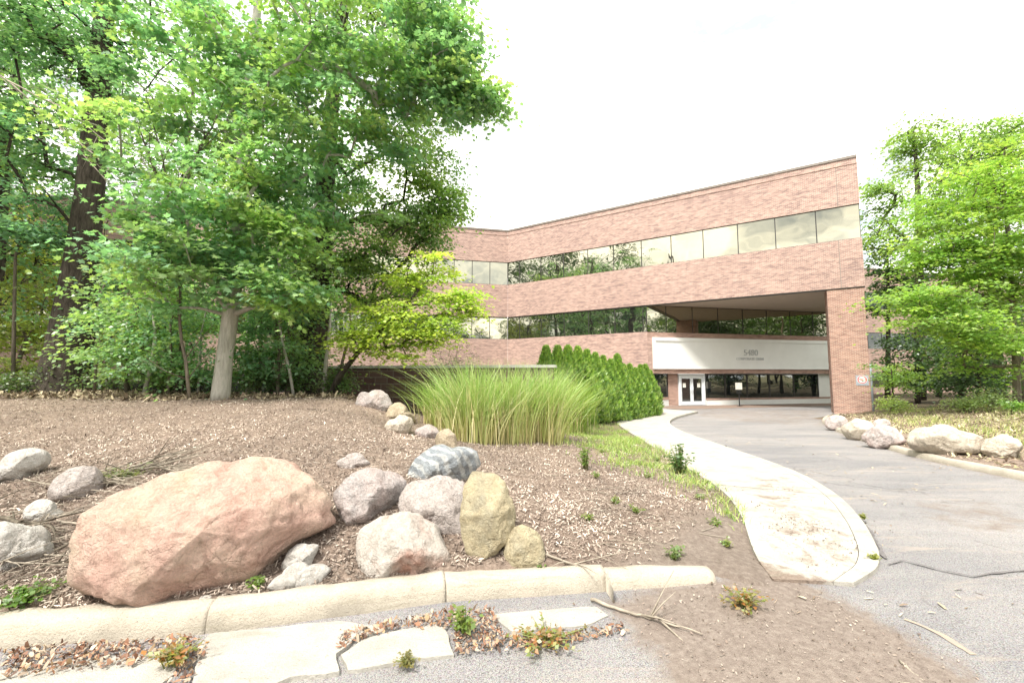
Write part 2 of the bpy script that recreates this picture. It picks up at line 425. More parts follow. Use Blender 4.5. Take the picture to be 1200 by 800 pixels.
def m_rock(name, cols, speck=0.5, vein=None, scale=2.2, patch=None):
    a = NT(name); v = a.coord()
    f = a.noise(v, scale, 9, 0.65, 0.5); g = a.noise(v, 60, 5, 0.75); h = a.noise(v, 11, 8, 0.7, 0.4)
    n = len(cols)
    col = a.ramp(f, [(0.30 + 0.40 * i / (n - 1), c) for i, c in enumerate(cols)])
    if vein:
        w = a.n('ShaderNodeTexWave'); w.inputs['Scale'].default_value = vein[1]; w.inputs['Distortion'].default_value = 9.0
        w.inputs['Detail'].default_value = 5; w.inputs['Detail Scale'].default_value = 0.8; w.bands_direction = 'DIAGONAL'
        a.l(v, w.inputs['Vector'])
        col = a.mix(a.ramp(w.outputs['Fac'], [(0.45, (0, 0, 0)), (0.8, (1, 1, 1))]), col, vein[0])
    if patch:
        col = a.mix(a.ramp(a.noise(v, patch[1], 4, 0.5), [(0.52, (0, 0, 0)), (0.66, (0.9, 0.9, 0.9))]), col, patch[0])
    s = 1 - speck
    col = a.mix(0.9, col, a.ramp(g, [(0.3, (s, s, s)), (0.6, (1.08, 1.08, 1.08))]), 'MULTIPLY')
    col = a.mix(0.8, col, a.ramp(h, [(0.28, (0.66, 0.61, 0.57)), (0.55, (1.04, 1.04, 1.04))]), 'MULTIPLY')
    # weathering cracks and rusty stains
    wv = a.n('ShaderNodeVectorMath', operation='ADD'); nz = a.n('ShaderNodeTexNoise'); nz.inputs['Scale'].default_value = 5; nz.inputs['Detail'].default_value = 6
    a.l(v, nz.inputs['Vector']); a.l(v, wv.inputs[0]); a.l(nz.outputs['Color'], wv.inputs[1])
    vc = a.n('ShaderNodeTexVoronoi', feature='DISTANCE_TO_EDGE'); vc.inputs['Scale'].default_value = 2.6
    a.l(wv.outputs[0], vc.inputs['Vector'])
    ck = a.math('MULTIPLY', a.ramp(vc.outputs['Distance'], [(0.0, (1, 1, 1)), (0.05, (0, 0, 0))]), a.ramp(a.noise(v, 2.1, 3), [(0.46, (0, 0, 0)), (0.6, (1, 1, 1))]))
    col = a.mix(a.math('MULTIPLY', ck, 0.10), col, (0.22, 0.14, 0.11))
    col = a.mix(a.ramp(a.noise(v, 4.3, 7, 0.7, 0.8), [(0.58, (0, 0, 0)), (0.72, (0.4, 0.4, 0.4))]), col, (0.36, 0.29, 0.24))
    fine = a.noise(v, 24, 9, 0.8)
    hb = a.math('ADD', a.math('ADD', a.math('MULTIPLY', h, 1.0), a.math('MULTIPLY', fine, 0.7)), a.math('MULTIPLY', ck, -0.25))
    return a.bsdf(col, 0.9, hb, 1.0, 0.065, 0.15)
M['r_pink'] = m_rock('pink_sandstone', [(0.64, 0.52, 0.38), (0.72, 0.55, 0.44), (0.74, 0.52, 0.43), (0.64, 0.41, 0.34), (0.72, 0.55, 0.46)], 0.25, None, 1.6)
M['r_granite'] = m_rock('pink_grey_granite', [(0.42, 0.41, 0.41), (0.62, 0.54, 0.52), (0.56, 0.42, 0.39)], 0.5)
M['r_grey'] = m_rock('speckled_grey_granite', [(0.56, 0.51, 0.49), (0.64, 0.57, 0.54), (0.52, 0.46, 0.44)], 0.5)
M['r_white'] = m_rock('white_granite', [(0.62, 0.59, 0.55), (0.68, 0.65, 0.61), (0.56, 0.52, 0.48)], 0.25, None, 2.5)
M['r_whitepink'] = m_rock('white_rock_with_pink_patch', [(0.62, 0.56, 0.50), (0.66, 0.61, 0.56), (0.60, 0.51, 0.45)], 0.25, None, 2.0, ((0.56, 0.31, 0.24), 2.4))
M['r_stripe'] = m_rock('banded_slate_rock', [(0.26, 0.29, 0.32), (0.38, 0.41, 0.44), (0.50, 0.53, 0.54)], 0.3, ((0.58, 0.60, 0.60), 3.6))
M['r_yellow'] = m_rock('yellow_sandstone', [(0.38, 0.35, 0.27), (0.60, 0.52, 0.35), (0.47, 0.42, 0.31)], 0.25, None, 2.6)
M['r_tan'] = m_rock('tan_stone', [(0.42, 0.35, 0.26), (0.55, 0.46, 0.34), (0.40, 0.34, 0.28)], 0.3)
M['r_cream'] = m_rock('cream_limestone', [(0.56, 0.49, 0.40), (0.66, 0.59, 0.50), (0.52, 0.44, 0.36)], 0.2)

# ------------------------------------------------------------------ building geometry (plan)
S = 1.15
A = np.array([-0.33, 31.0]) * S
mdir = np.array([17.2, -10.9]); mdir /= np.linalg.norm(mdir)
sdirn = np.array([0.976, 0.219]); sdirn /= np.linalg.norm(sdirn)
m_out = np.array([mdir[1], -mdir[0]]); m_out = m_out if m_out[1] < 0 else -m_out
s_out = np.array([sdirn[1], -sdirn[0]]); s_out = s_out if s_out[1] < 0 else -s_out
LM = np.linalg.norm(np.array([17.2, -10.9])) * S
E = A + mdir * LM
zA = lambda py: on_plane(594.7, py, A, mdir)[1]
Z_ROOF, Z_B1, Z_W3, Z_B2, Z_W2 = zA(271.6), zA(307.5), zA(334), zA(371.5), zA(397.5)
sP = on_plane(758.5, 390.3, A, mdir)[0]
P = A + mdir * sP
# where the overhang's end wall meets the plane of the entrance front
n_in = -m_out
k = np.linalg.solve(np.array([n_in, -sdirn]).T, P - E)
Q = E + n_in * k[0]
LS = k[1]
G0 = -0.9

# ------------------------------------------------------------------ terrain
def px_pts(lst, dz=0.0): return [on_base(x, y, dz)[:2] for x, y in lst]
KERB = px_pts([(-260, 786), (0, 760), (120, 752), (250, 742), (400, 722), (525, 705), (700, 694), (842, 686)])
walkL_px = [(905, 668), (882, 640), (868, 600), (845, 572), (800, 545), (760, 520), (727, 500), (722, 494), (732, 489), (752, 483.5), (770, 479)]
walkR_px = [(1000, 672), (1035, 652), (1022, 624), (985, 580), (930, 550), (850, 523), (800, 506), (784, 497), (786, 491), (800, 486), (818, 482)]
WL = px_pts(walkL_px, 0.10); WR = px_pts(walkR_px, 0.10)
KERB_BACK = [p + np.array([-0.02, 0.12]) for p in KERB]
far_e = P + sdirn * 0.4
bed_poly = [np.array([-60, KERB_BACK[0][1] - 4.0])] + KERB_BACK[:-1] + [KERB_BACK[-1] + np.array([0.02, 0])] + \
    [on_base(925, 700)[:2], on_base(962, 690)[:2]] + [p + np.array([0.10, 0.0]) for p in WL] + [far_e, far_e + n_in * 8, np.array([10, 70]), np.array([-60, 70])]
ISL_px = [(1290, 584), (1200, 563), (1100, 543), (1040, 527), (985, 508), (966, 498), (962, 493), (968, 489)]
ISL = px_pts(ISL_px)
isl_poly = [p + np.array([0.12, 0.02]) for p in ISL] + [E + sdirn * 0.5, E + sdirn * 0.5 + n_in * 8, np.array([40, 60]), np.array([60, 60]), np.array([60, 2]), np.array([14, 4])]

def ctrl(x, y, D): return at_depth(x, y, D)
C = [ctrl(0, 465, 10), ctrl(130, 462, 10.5), ctrl(258, 467, 9.5), ctrl(350, 466, 10), ctrl(430, 468, 10), ctrl(-200, 470, 9),
     ctrl(0, 520, 6.5), ctrl(0, 600, 4.2), ctrl(0, 692, 3.05), ctrl(-200, 600, 4.2), ctrl(-200, 700, 3.0),
     ctrl(250, 530, 5.4), ctrl(400, 530, 5.4), ctrl(450, 545, 5.0), ctrl(250, 490, 7.5), ctrl(400, 490, 7.5),
     ctrl(300, 655, 3.5), ctrl(520, 645, 3.6), ctrl(650, 640, 3.7), ctrl(620, 570, 5.2), ctrl(640, 530, 7.6), ctrl(600, 520, 8.3),
     ctrl(700, 520, 9.2), ctrl(780, 600, 4.75), ctrl(800, 632, 4.2), ctrl(500, 505, 8.5), ctrl(440, 478, 10.5), ctrl(740, 560, 6.3),
     ctrl(120, 690, 3.15), ctrl(150, 620, 3.9)]
C += [np.array(v, float) for v in [(-2, 12, .5), (0, 12, .3), (1.1, 14, 0), (4, 18, -.22), (7.3, 22.5, -.36), (-3, 18, .3), (-12, 18, .5), (-6, 26, -.3), (-20, 26, -.3),
      (-30, 14, .9), (-40, 30, 0), (0, 30, -.4), (-20, 45, -.4), (6, 27, -.42), (-50, 5, .4), (-10, 60, -.4)]]
for p, q in zip(KERB_BACK, KERB): C.append(np.array([p[0], p[1] + 0.02, 0.125]))
C[-1][2] = 0.06
for p in WL[2:]: C.append(np.array([p[0], p[1], base_z(p[1]) + 0.075]))
C.append(np.array([*WL[1], 0.02])); C.append(np.array([*WL[0], 0.015]))
C.append(np.append(on_base(925, 700)[:2], -0.01)); C.append(np.append(on_base(962, 692)[:2], -0.02)); C.append(np.append(on_base(890, 668, .05)[:2], 0.045))
# island
C += [ctrl(1200, 520, 9.5), ctrl(1100, 505, 12), ctrl(1060, 485, 19), ctrl(1200, 475, 17), ctrl(1130, 478, 17), ctrl(1160, 500, 12.5)]
C += [np.array(v, float) for v in [(30, 20, .3), (40, 12, .3), (26, 27, -.3), (40, 40, -.3), (24, 40, -.4), (14, 8, 0.2), (50, 30, 0), (22, 24, -.2)]]
for p in ISL: C.append(np.array([p[0] + .13, p[1] + .03, base_z(p[1]) + 0.115]))
C = np.array(C)
def rk(d): return np.sqrt(d * d + 0.25)
dm = np.linalg.norm(C[:, None, :2] - C[None, :, :2], axis=2)
wts = np.linalg.solve(rk(dm) + np.eye(len(C)) * (-0.02), C[:, 2] - base_z(C[:, 1]))
def poly_sd(px, py, poly):
    n = len(poly); inside = np.zeros(px.shape, bool); best = np.full(px.shape, 1e9)
    for i in range(n):
        a = poly[i]; b = poly[(i + 1) % n]
        cond = ((a[1] > py) != (b[1] > py)) & (px < (b[0] - a[0]) * (py - a[1]) / (b[1] - a[1] + 1e-12) + a[0])
        inside ^= cond
        ab = b - a; t = np.clip(((px - a[0]) * ab[0] + (py - a[1]) * ab[1]) / (ab @ ab + 1e-12), 0, 1)
        best = np.minimum(best, np.hypot(px - a[0] - t * ab[0], py - a[1] - t * ab[1]))
    return np.where(inside, best, -best)
def vnoise(x, y, s, seed=0):
    x = x * s + seed * 17.3; y = y * s + seed * 7.7
    xi = np.floor(x); yi = np.floor(y); fx = x - xi; fy = y - yi
    fx = fx * fx * (3 - 2 * fx); fy = fy * fy * (3 - 2 * fy)
    def h(i, j): v = np.sin(i * 127.1 + j * 311.7 + seed * 3.1) * 43758.5453; return v - np.floor(v)
    return (h(xi, yi) * (1 - fx) + h(xi + 1, yi) * fx) * (1 - fy) + (h(xi, yi + 1) * (1 - fx) + h(xi + 1, yi + 1) * fx) * fy
def terrain(X, Y):
    X = np.atleast_1d(np.asarray(X, float)); Y = np.atleast_1d(np.asarray(Y, float))
    sd = np.maximum(poly_sd(X, Y, bed_poly), poly_sd(X, Y, isl_poly))
    z = np.zeros(X.shape)
    for c, w in zip(C, wts): z += w * rk(np.hypot(X - c[0], Y - c[1]))
    far = np.clip((np.hypot(X, Y - 10) - 45) / 30, 0, 1)
    z = z * (1 - far)
    z = z + 0.05 * (vnoise(X, Y, 1.6, 1) - .5) + 0.035 * (vnoise(X, Y, 5, 2) - .5) + 0.018 * (vnoise(X, Y, 14, 3) - .5)
    e = np.clip((sd + 0.02) / 0.06, 0, 1)
    street = (Y < -11) | (np.hypot(X, Y) > 80)
    lo = np.where(street, 0.05, -0.07)
    return base_z(Y) + lo * (1 - e) + z * e
def hit(x, y, extra=0.0):
    d = ray(x, y)
    ts = np.concatenate([np.arange(2.0, 14, 0.03), np.arange(14, 60, 0.15)])
    zt = terrain(d[0] * ts, d[1] * ts) + extra
    k = np.argmax(H + d[2] * ts < zt)
    if H + d[2] * ts[k] >= zt[k]: k = len(ts) - 1
    return CAM + d * ts[k]
def tz(x, y): return float(terrain(x, y)[0])

def grid_lines(segs):
    out = []
    for a, b, st in segs: out.append(np.arange(a, b, st))
    out.append([segs[-1][1]])
    return np.concatenate(out)
def grid_mesh(name, xs, ys, zf, attrs=None):
    X, Y = np.meshgrid(xs, ys)
    V = np.stack([X, Y, zf(X.ravel(), Y.ravel()).reshape(X.shape)], -1).reshape(-1, 3)
    nx, ny = len(xs), len(ys)
    i = (np.arange(ny - 1)[:, None] * nx + np.arange(nx - 1)[None]).ravel()
    me = np_mesh(name, V, np.stack([i, i + 1, i + nx + 1, i + nx], 1))
    if attrs:
        for nm, (typ, fn) in attrs.items():
            at = me.attributes.new(nm, typ, 'POINT')
            v = fn(V[:, 0], V[:, 1]).astype(np.float32)
            at.data.foreach_set('value' if typ == 'FLOAT' else 'vector', v.ravel())
    return me
def in_px_poly(X, Y, pts, soft):
    return np.clip(0.5 + poly_sd(X, Y, [on_base(*p)[:2] for p in pts]) / soft, 0, 1)
SPILL = [(690, 706), (845, 672), (905, 655), (965, 690), (1050, 735), (1120, 775), (1180, 830), (1240, 930), (1000, 1000), (840, 930), (770, 790), (735, 745)]
def asphalt_dirt(X, Y):
    d = in_px_poly(X, Y, SPILL, 0.55)
    sdw = poly_sd(X, Y, bed_poly)
    d = np.maximum(d, 0.5 - np.clip(-sdw, 0, 1) * 1.6)
    sdi = poly_sd(X, Y, isl_poly)
    d = np.maximum(d, 0.62 - np.clip(-sdi, 0, 2) * 0.75)
    d = np.maximum(d, 0.52 * in_px_poly(X, Y, [(800, 476), (980, 480), (965, 500), (870, 496), (800, 486)], 2.0))
    d = np.maximum(d, 0.50 * in_px_poly(X, Y, [(1040, 585), (1150, 580), (1240, 610), (1240, 640), (1100, 620)], 0.6))
    return d
ABX = grid_lines([(-600, -80, 40), (-80, -16, 4), (-16, -6, 0.4), (-6, 4.2, 0.05), (4.2, 14, 0.2), (14, 40, 1.5), (40, 80, 5), (80, 600, 40)])
ABY = grid_lines([(-600, -80, 40), (-80, -8, 3), (-8, 2.4, 0.4), (2.4, 6.5, 0.045), (6.5, 12, 0.1), (12, 26, 0.3), (26, 60, 1.5), (60, 100, 5), (100, 900, 50)])
def zone(X, Y):
    sp = in_px_poly(X, Y, [(700, 690), (800, 630), (850, 590), (885, 620), (975, 690), (930, 720), (845, 690)], 0.7)
    gr = in_px_poly(X, Y, [(690, 505), (730, 498), (800, 545), (850, 575), (872, 605), (855, 612), (800, 565), (740, 555), (680, 545)], 0.8)
    gr = np.maximum(gr, 0.62 * (poly_sd(X, Y, isl_poly) > 0.9)); gr = np.maximum(gr, ((Y < -11) | (np.hypot(X, Y) > 60)) * 1.0)
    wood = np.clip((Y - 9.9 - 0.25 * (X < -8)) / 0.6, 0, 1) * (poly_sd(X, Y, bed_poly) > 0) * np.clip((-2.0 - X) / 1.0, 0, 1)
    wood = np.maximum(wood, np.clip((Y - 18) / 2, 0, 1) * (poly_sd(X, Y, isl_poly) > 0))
    return np.stack([sp, gr, wood], 1)
g = link('ground', grid_mesh('ground', ABX, ABY, terrain, {'zone': ('FLOAT_VECTOR', zone)}), M['ground'], None, True)
tag(g, kind='structure')
dxs = grid_lines([(-40, -8, 2), (-8, -3, 0.5), (-3, 5, 0.06), (5, 10, 0.2), (10, 22, 0.6)])
dys = grid_lines([(-11, 1, 0.8), (1, 5.5, 0.05), (5.5, 12, 0.15), (12, 34, 0.5)])
def drive_z(X, Y):
    X = np.atleast_1d(np.asarray(X, float)); Y = np.atleast_1d(np.asarray(Y, float))
    sp = in_px_poly(X, Y, SPILL, 0.7)
    return base_z(Y) + 0.012 * (vnoise(X, Y, 0.7, 9) - .5) + sp * (0.010 + 0.014 * (vnoise(X, Y, 2.3, 11) - .4) + 0.005 * (vnoise(X, Y, 9, 12) - .5) + 0.004 * (vnoise(X, Y, 22, 13) - .5))
d_ = link('driveway', grid_mesh('driveway', dxs, dys, drive_z, {'dirt': ('FLOAT', asphalt_dirt)}), M['asphalt'], None, True)
tag(d_, kind='structure')

# kerbs ------------------------------------------------------------
def resample(pts, step):
    pts = [np.array(p, float)[:2] for p in pts]; out = [pts[0]]
    for a, b in zip(pts[:-1], pts[1:]):
        n = max(1, int(np.linalg.norm(b - a) / step))
        out += [a + (b - a) * (i + 1) / n for i in range(n)]
    return out
def smooth(pts, it=2):
    pts = [np.array(p, float) for p in pts]
    for _ in range(it):
        q = [pts[0]]
        for a, b in zip(pts[:-1], pts[1:]): q += [0.75 * a + 0.25 * b, 0.25 * a + 0.75 * b]
        pts = q + [pts[-1]]
    return pts
def sweep(name, pts, prof, mat, zf, jitter=0.004, seed=0):
    """prof: (offset to the left of travel, height) list; closed ends"""
    rnd = random.Random(seed); V = []; Fc = []
    n = len(prof)
    for i, p in enumerate(pts):
        d = pts[min(i + 1, len(pts) - 1)] - pts[max(i - 1, 0)]; d = d / np.linalg.norm(d); nrm = np.array([-d[1], d[0]])
        for j, (o, h) in enumerate(prof):
            e = jitter * (mnoise.noise(Vector((p[0] * 7 + seed, p[1] * 7, j * .8)))) * 2
            q = p + nrm * (o + e); V.append((q[0], q[1], zf(p) + h + e))
    for i in range(len(pts) - 1):
        for j in range(n - 1):
            Fc.append((i * n + j, (i + 1) * n + j, (i + 1) * n + j + 1, i * n + j + 1))
    Fc.append(tuple(range(n))); Fc.append(tuple((len(pts) - 1) * n + j for j in reversed(range(n))))
    o = link(name, py_mesh(name, V, Fc), mat, None, True)
    return tag(o, kind='structure')
kprof = [(0.0, -0.15), (0.0, 0.0), (0.012, 0.06), (0.03, 0.11), (0.055, 0.137), (0.085, 0.148), (0.13, 0.15), (0.165, 0.147), (0.18, 0.13), (0.18, -0.15)]
def cut_px(x, y): return on_base(x, y)[0]
cuts = [cut_px(238, 744), cut_px(523, 705), cut_px(712, 693)]
def kerb_at(x):
    for a, b in zip(KERB[:-1], KERB[1:]):
        if a[0] <= x <= b[0]: return a + (b - a) * (x - a[0]) / (b[0] - a[0])
kl = sorted(resample(KERB, 0.04) + [kerb_at(c + e) for c in cuts for e in (-.0005, .0005)], key=lambda p: p[0])
segs = []; cur = []; ci = 0
for p in kl:
    if ci < 3 and p[0] > cuts[ci]:
        segs.append(cur); cur = []; ci += 1
    cur.append(p)
segs.append(cur)
for i, sg in enumerate(segs):
    sg = [q for q in sg]
    sg[0] = sg[0] + np.array([0.003, 0.0]); sg[-1] = sg[-1] - np.array([0.003, 0.0])
    pr = kprof
    ko = sweep('kerb', sg, pr, M['kerb'], lambda p, i=i: float(base_z(p[1])) + (0.0, 0.006, -0.004, -0.035)[i] - (0.06 * max(0, (p[0] - 1.15)) if i == 3 else 0), 0.005, i)
gprof = [(0.0, -0.15), (0.0, 0.02), (0.02, 0.085), (0.05, 0.12), (0.15, 0.125), (0.17, 0.1), (0.17, -0.15)]
isl_s = resample(smooth(ISL, 2), 0.2)[::-1]
sweep('kerb', isl_s[::-1], [(-o, h) for o, h in gprof][::-1], M['kerb'], lambda p: float(base_z(p[1])), 0.008, 9)

# strip of gutter slabs along the front kerb, broken and half buried
def slab(pts_px, dz, name='gutter'):
    pts = [on_base(x, y)[:2] for x, y in pts_px]
    pts = resample(pts + [pts[0]], 0.05)[:-1]
    rnd = random.Random(len(pts))
    pts = [p + np.array([mnoise.noise(Vector((p[0] * 9, p[1] * 9, 0))), mnoise.noise(Vector((p[0] * 9, p[1] * 9, 5)))]) * 0.018 for p in pts]
    o = MB().poly(pts, -0.05, dz).build(name, M['concrete'])
    return tag(o, kind='structure')
slab([(232, 762), (246, 746), (395, 731), (455, 738), (415, 752), (395, 770), (395, 792), (340, 798), (250, 830), (225, 815)], 0.022)
slab([(400, 770), (425, 752), (462, 742), (515, 731), (526, 748), (532, 770), (470, 778), (405, 790)], 0.018)
slab([(575, 722), (640, 716), (700, 712), (712, 724), (690, 734), (600, 742)], 0.014)
slab([(-90, 800), (60, 778), (215, 760), (205, 790), (150, 830), (-90, 860)], 0.008)
# sidewalk ---------------------------------------------------------
wl = smooth(WL, 2); wr = smooth(WR, 2)
def resn(pts, n):
    pts = np.array(pts); d = np.r_[0, np.cumsum(np.linalg.norm(np.diff(pts, axis=0), axis=1))]
    t = np.linspace(0, d[-1], n); return np.stack([np.interp(t, d, pts[:, k]) for k in range(2)], 1)
NW, NT_ = 220, 24
L2, R2 = resn(wl, NW), resn(wr, NW)
def walk_h(p):
    y = p[1]; e = np.clip((y - 3.75) / 1.0, 0, 1)
    return base_z(y) + 0.036 + 0.075 * e * e * (3 - 2 * e)
def strip(name, La, Lb, nt_, mat, dirtf):
    V = []; n = len(La)
    for i in range(n):
        a, b = La[i], Lb[i]
        for j in range(nt_ + 1):
            q = a + (b - a) * j / nt_
            zz = walk_h(q)
            V.append((q[0], q[1], zz))
    Fc = [(i * (nt_ + 1) + j, i * (nt_ + 1) + j + 1, (i + 1) * (nt_ + 1) + j + 1, (i + 1) * (nt_ + 1) + j) for i in range(n - 1) for j in range(nt_)]
    rim = [i * (nt_ + 1) for i in range(n)] + [(n - 1) * (nt_ + 1) + j for j in range(1, nt_ + 1)] + [i * (nt_ + 1) + nt_ for i in range(n - 2, -1, -1)] + list(range(nt_ - 1, 0, -1))
    k0 = len(V); V += [(V[r][0], V[r][1], V[r][2] - 0.2) for r in rim]
    m_ = len(rim)
    Fc += [(rim[(i + 1) % m_], rim[i], k0 + i, k0 + (i + 1) % m_) for i in range(m_)]
    me = py_mesh(name, V, Fc)
    at = me.attributes.new('dirt', 'FLOAT', 'POINT')
    Va = np.array(V); at.data.foreach_set('value', dirtf(Va[:, 0], Va[:, 1]).astype(np.float32))
    return tag(link(name, me, mat), kind='structure')
def walk_h_arr(X, Y):
    e = np.clip((Y - 3.75) / 1.0, 0, 1)
    return base_z(Y) + 0.036 + 0.075 * e * e * (3 - 2 * e)
def walk_dirt(X, Y):
    d = in_px_poly(X, Y, [(864, 625), (884, 655), (930, 676), (1000, 690), (960, 730), (880, 710), (850, 650)], 0.45)
    return np.maximum(d, 0.36 * in_px_poly(X, Y, [(850, 560), (930, 560), (1040, 640), (1040, 690), (860, 690)], 1.0) + 0.10)
vec = R2 - L2; wd = np.linalg.norm(vec, axis=1, keepdims=True); un = vec / wd
strip('sidewalk', L2, R2 - un * 0.156, NT_, M['walk'], walk_dirt)
strip('kerb', R2 - un * 0.15, R2, 3, M['walk'], lambda X, Y: walk_dirt(X, Y) * 0.9)

for i in (28, 62, 96, 128, 158, 186):
    a_, b_j = L2[i], (R2 - un * 0.16)[i]; dd = (L2[i + 1] - L2[i]); dd /= np.linalg.norm(dd)
    V = []
    for j in range(13):
        q = a_ + (b_j - a_) * j / 12
        for sg in (-.006, .006): V.append((q[0] + dd[0] * sg, q[1] + dd[1] * sg, walk_h(q) + 0.004))
    tag(link('walk_joint', py_mesh('walk_joint', V, [(2 * j, 2 * j + 1, 2 * j + 3, 2 * j + 2) for j in range(12)]), M['tar']), kind='structure')
# paved apron, seam, yellow line
sp0 = P + sdirn * 0.2; sp1 = P + sdirn * (LS + 0.6)
ap = MB()
q0, q1 = sp0 + s_out * 2.6, sp1 + s_out * 2.2
zz = float(base_z(30)) + 0.012
ap.quad((*sp0, zz), (*sp1, zz), (*q1, zz + .0), (*q0, zz), [(0, 0), (LS, 0), (LS, 2.4), (0, 2.4)])
tag(ap.build('entrance_paving', M['paver']), kind='structure')
def ribbon(name, pts_px, w, mat, dz, seed=1):
    pts = resample([on_base(x, y)[:2] for x, y in pts_px], 0.04)
    V = []; Fc = []
    for i, p in enumerate(pts):
        d = pts[min(i + 1, len(pts) - 1)] - pts[max(i - 1, 0)]; d /= np.linalg.norm(d); nr = np.array([-d[1], d[0]])
        o = 0.02 * mnoise.noise(Vector((p[0] * 5, p[1] * 5, seed))); ww = w * (0.35 + 0.9 * abs(mnoise.noise(Vector((p[0] * 6, p[1] * 6, seed + 4)))) )
        for s_ in (-1, 1):
            q = p + nr * (o + s_ * ww); V.append((q[0], q[1], base_z(q[1]) + dz))
    for i in range(len(pts) - 1): Fc.append((2 * i, 2 * i + 1, 2 * i + 3, 2 * i + 2))
    return tag(link(name, py_mesh(name, V, Fc), mat), kind='structure')
ribbon('asphalt_seam', [(1042, 662), (1058, 657), (1100, 668), (1140, 676), (1180, 671), (1230, 668)], 0.017, M['tar'], 0.011, 1)
ribbon('asphalt_seam', [(800, 512), (850, 528), (930, 556), (990, 590), (1020, 622), (1038, 655)], 0.022, M['tar'], 0.010, 5)
ribbon('painted_line', [(1060, 726), (1075, 732), (1105, 746), (1142, 768)], 0.035, M['yellow_paint'], 0.008, 3)

# ------------------------------------------------------------------ office building
B = empty('office_building', (*A, 0), 'three storey brick office building with ribbon windows and a white fascia over its entrance', 'office building')
wing_d = -sdirn; LW = 40.0
WEnd = A + wing_d * LW
TH_ = 0.35
def bands(p0, p1, n, z0, z1, name='brick_band', u0=0.0, mat='brick', th=TH_):
    return MB().wall(p0, p1, z0, z1, n, -th, 0.0, u0).build(name, M[mat], B)
bands(A, E, m_out, Z_B1, Z_ROOF)
bands(A, E, m_out, Z_B2, Z_W3)
bands(A, P, m_out, G0, Z_W2)
Z_GF, Z_GS = on_plane(850, 437.5, P, sdirn)[1], 0.4
w0 = A + wing_d * 0.004
bands(w0, WEnd, s_out, Z_B1, Z_ROOF)
bands(w0, WEnd, s_out, Z_B2, Z_W3)
bands(w0, WEnd, s_out, Z_GF, Z_W2)
bands(w0, WEnd, s_out, G0, Z_GS)
# end walls behind (seen only when stepping aside)
eo = mdir
bands(E - m_out * 0.36, Q + n_in * 6, eo, Z_B1, Z_ROOF, 'brick_end_wall'); bands(E - m_out * 0.36, Q + n_in * 6, eo, Z_B2, Z_W3, 'brick_end_wall')
# coping and raised courses
def coping(p0, p1, n):
    MB().wall(p0, p1, Z_ROOF, Z_ROOF + 0.14, n, -0.42, 0.05).build('coping', M['coping'], B)
    MB().wall(p0, p1, Z_ROOF - 0.36, Z_ROOF - 0.29, n, -0.02, 0.03).build('brick_course', M['brick'], B)
coping(A, E, m_out); coping(w0, WEnd, s_out)
for p0, p1, n in ((A, E, m_out), (w0, WEnd, s_out)):
    MB().wall(p0, p1, Z_B2 - 0.05, Z_B2 - 0.003, n, -TH_, -0.04).build('shelf_angle', M['frame'], B)
# movement joints
for f in (0.955, 0.42, 0.24):
    p = A + mdir * (LM * f)
    MB().wall(p, p + mdir * 0.03, Z_B2 + 0.01, Z_W3 - 0.01, m_out, -0.02, 0.004).build('movement_joint', M['brick_red'] if f < .9 else M['coping'], B)
p = A + mdir * (LM * 0.958)
MB().wall(p, p + mdir * 0.03, Z_B1 + 0.01, Z_ROOF - 0.4, m_out, -0.02, 0.004).build('movement_joint', M['coping'], B)
# roof and floor plates
back = np.array([0.3, 1.0]) * 26
rp = [WEnd - s_out * 0.1, A - (m_out + s_out) * 0.1, E - m_out * 0.1 - mdir * 0.02, Q + n_in * 6 - mdir * .02, Q + n_in * 6 + np.array([-6, 12]), WEnd + np.array([2, 24])]
MB().poly(rp, Z_ROOF - 0.6, Z_ROOF - 0.5).build('roof', M['roof'], B)
inn = [WEnd - s_out * 0.3, A - (m_out + s_out) * 0.25, E - m_out * 0.34 - mdir * 0.34, Q + n_in * 5, WEnd + np.array([2, 20])]
# soffit of the overhang
so = [P - m_out * 0.02, E - m_out * 0.004 - mdir * .004, Q - mdir * .004 + n_in * 0.3, P + n_in * 0.3]
MB().poly(so, Z_B2 + 0.01, Z_B2 + 0.12).build('soffit', M['soffit'], B)
def edge_bead(p0, p1, n):
    MB().wall(p0, p1, Z_B2 - 0.06, Z_B2 + 0.009, n, -0.12, -0.03).build('drip_edge', M['frame'], B)
edge_bead(P, E, m_out)
# windows
WRND = random.Random(4)
def window(p0, p1, z0, z1, n, rec=0.10, glass='glass', bar=0.025, fr='frame', deep=0.06):
    L = np.linalg.norm(p1 - p0); d = (p1 - p0) / L
    mb = MB()
    mb.wall(p0, p0 + d * bar, z0, z1, n, -rec - deep, -rec + 0.02)
    mb.wall(p1 - d * bar, p1, z0, z1, n, -rec - deep, -rec + 0.02)
    mb.wall(p0 + d * bar, p1 - d * bar, z0, z0 + bar, n, -rec - deep, -rec + 0.02)
    mb.wall(p0 + d * bar, p1 - d * bar, z1 - bar * 1.6, z1, n, -rec - deep, -rec + 0.02)
    w = mb.build('window', M[fr], B)
    gl = MB()
    e = 0.002
    # panes are never perfectly in plane with one another
    ja, jb = WRND.uniform(-.007, .007), WRND.uniform(-.007, .007)
    gl.wall(p0 + d * (bar - e) + n * ja, p1 - d * (bar - e) + n * jb, z0 + bar - e, z1 - bar * 1.6 + e, n, -rec - 0.03, -rec)
    o = gl.build('pane', M[glass], None)
    o.parent = w
    return w
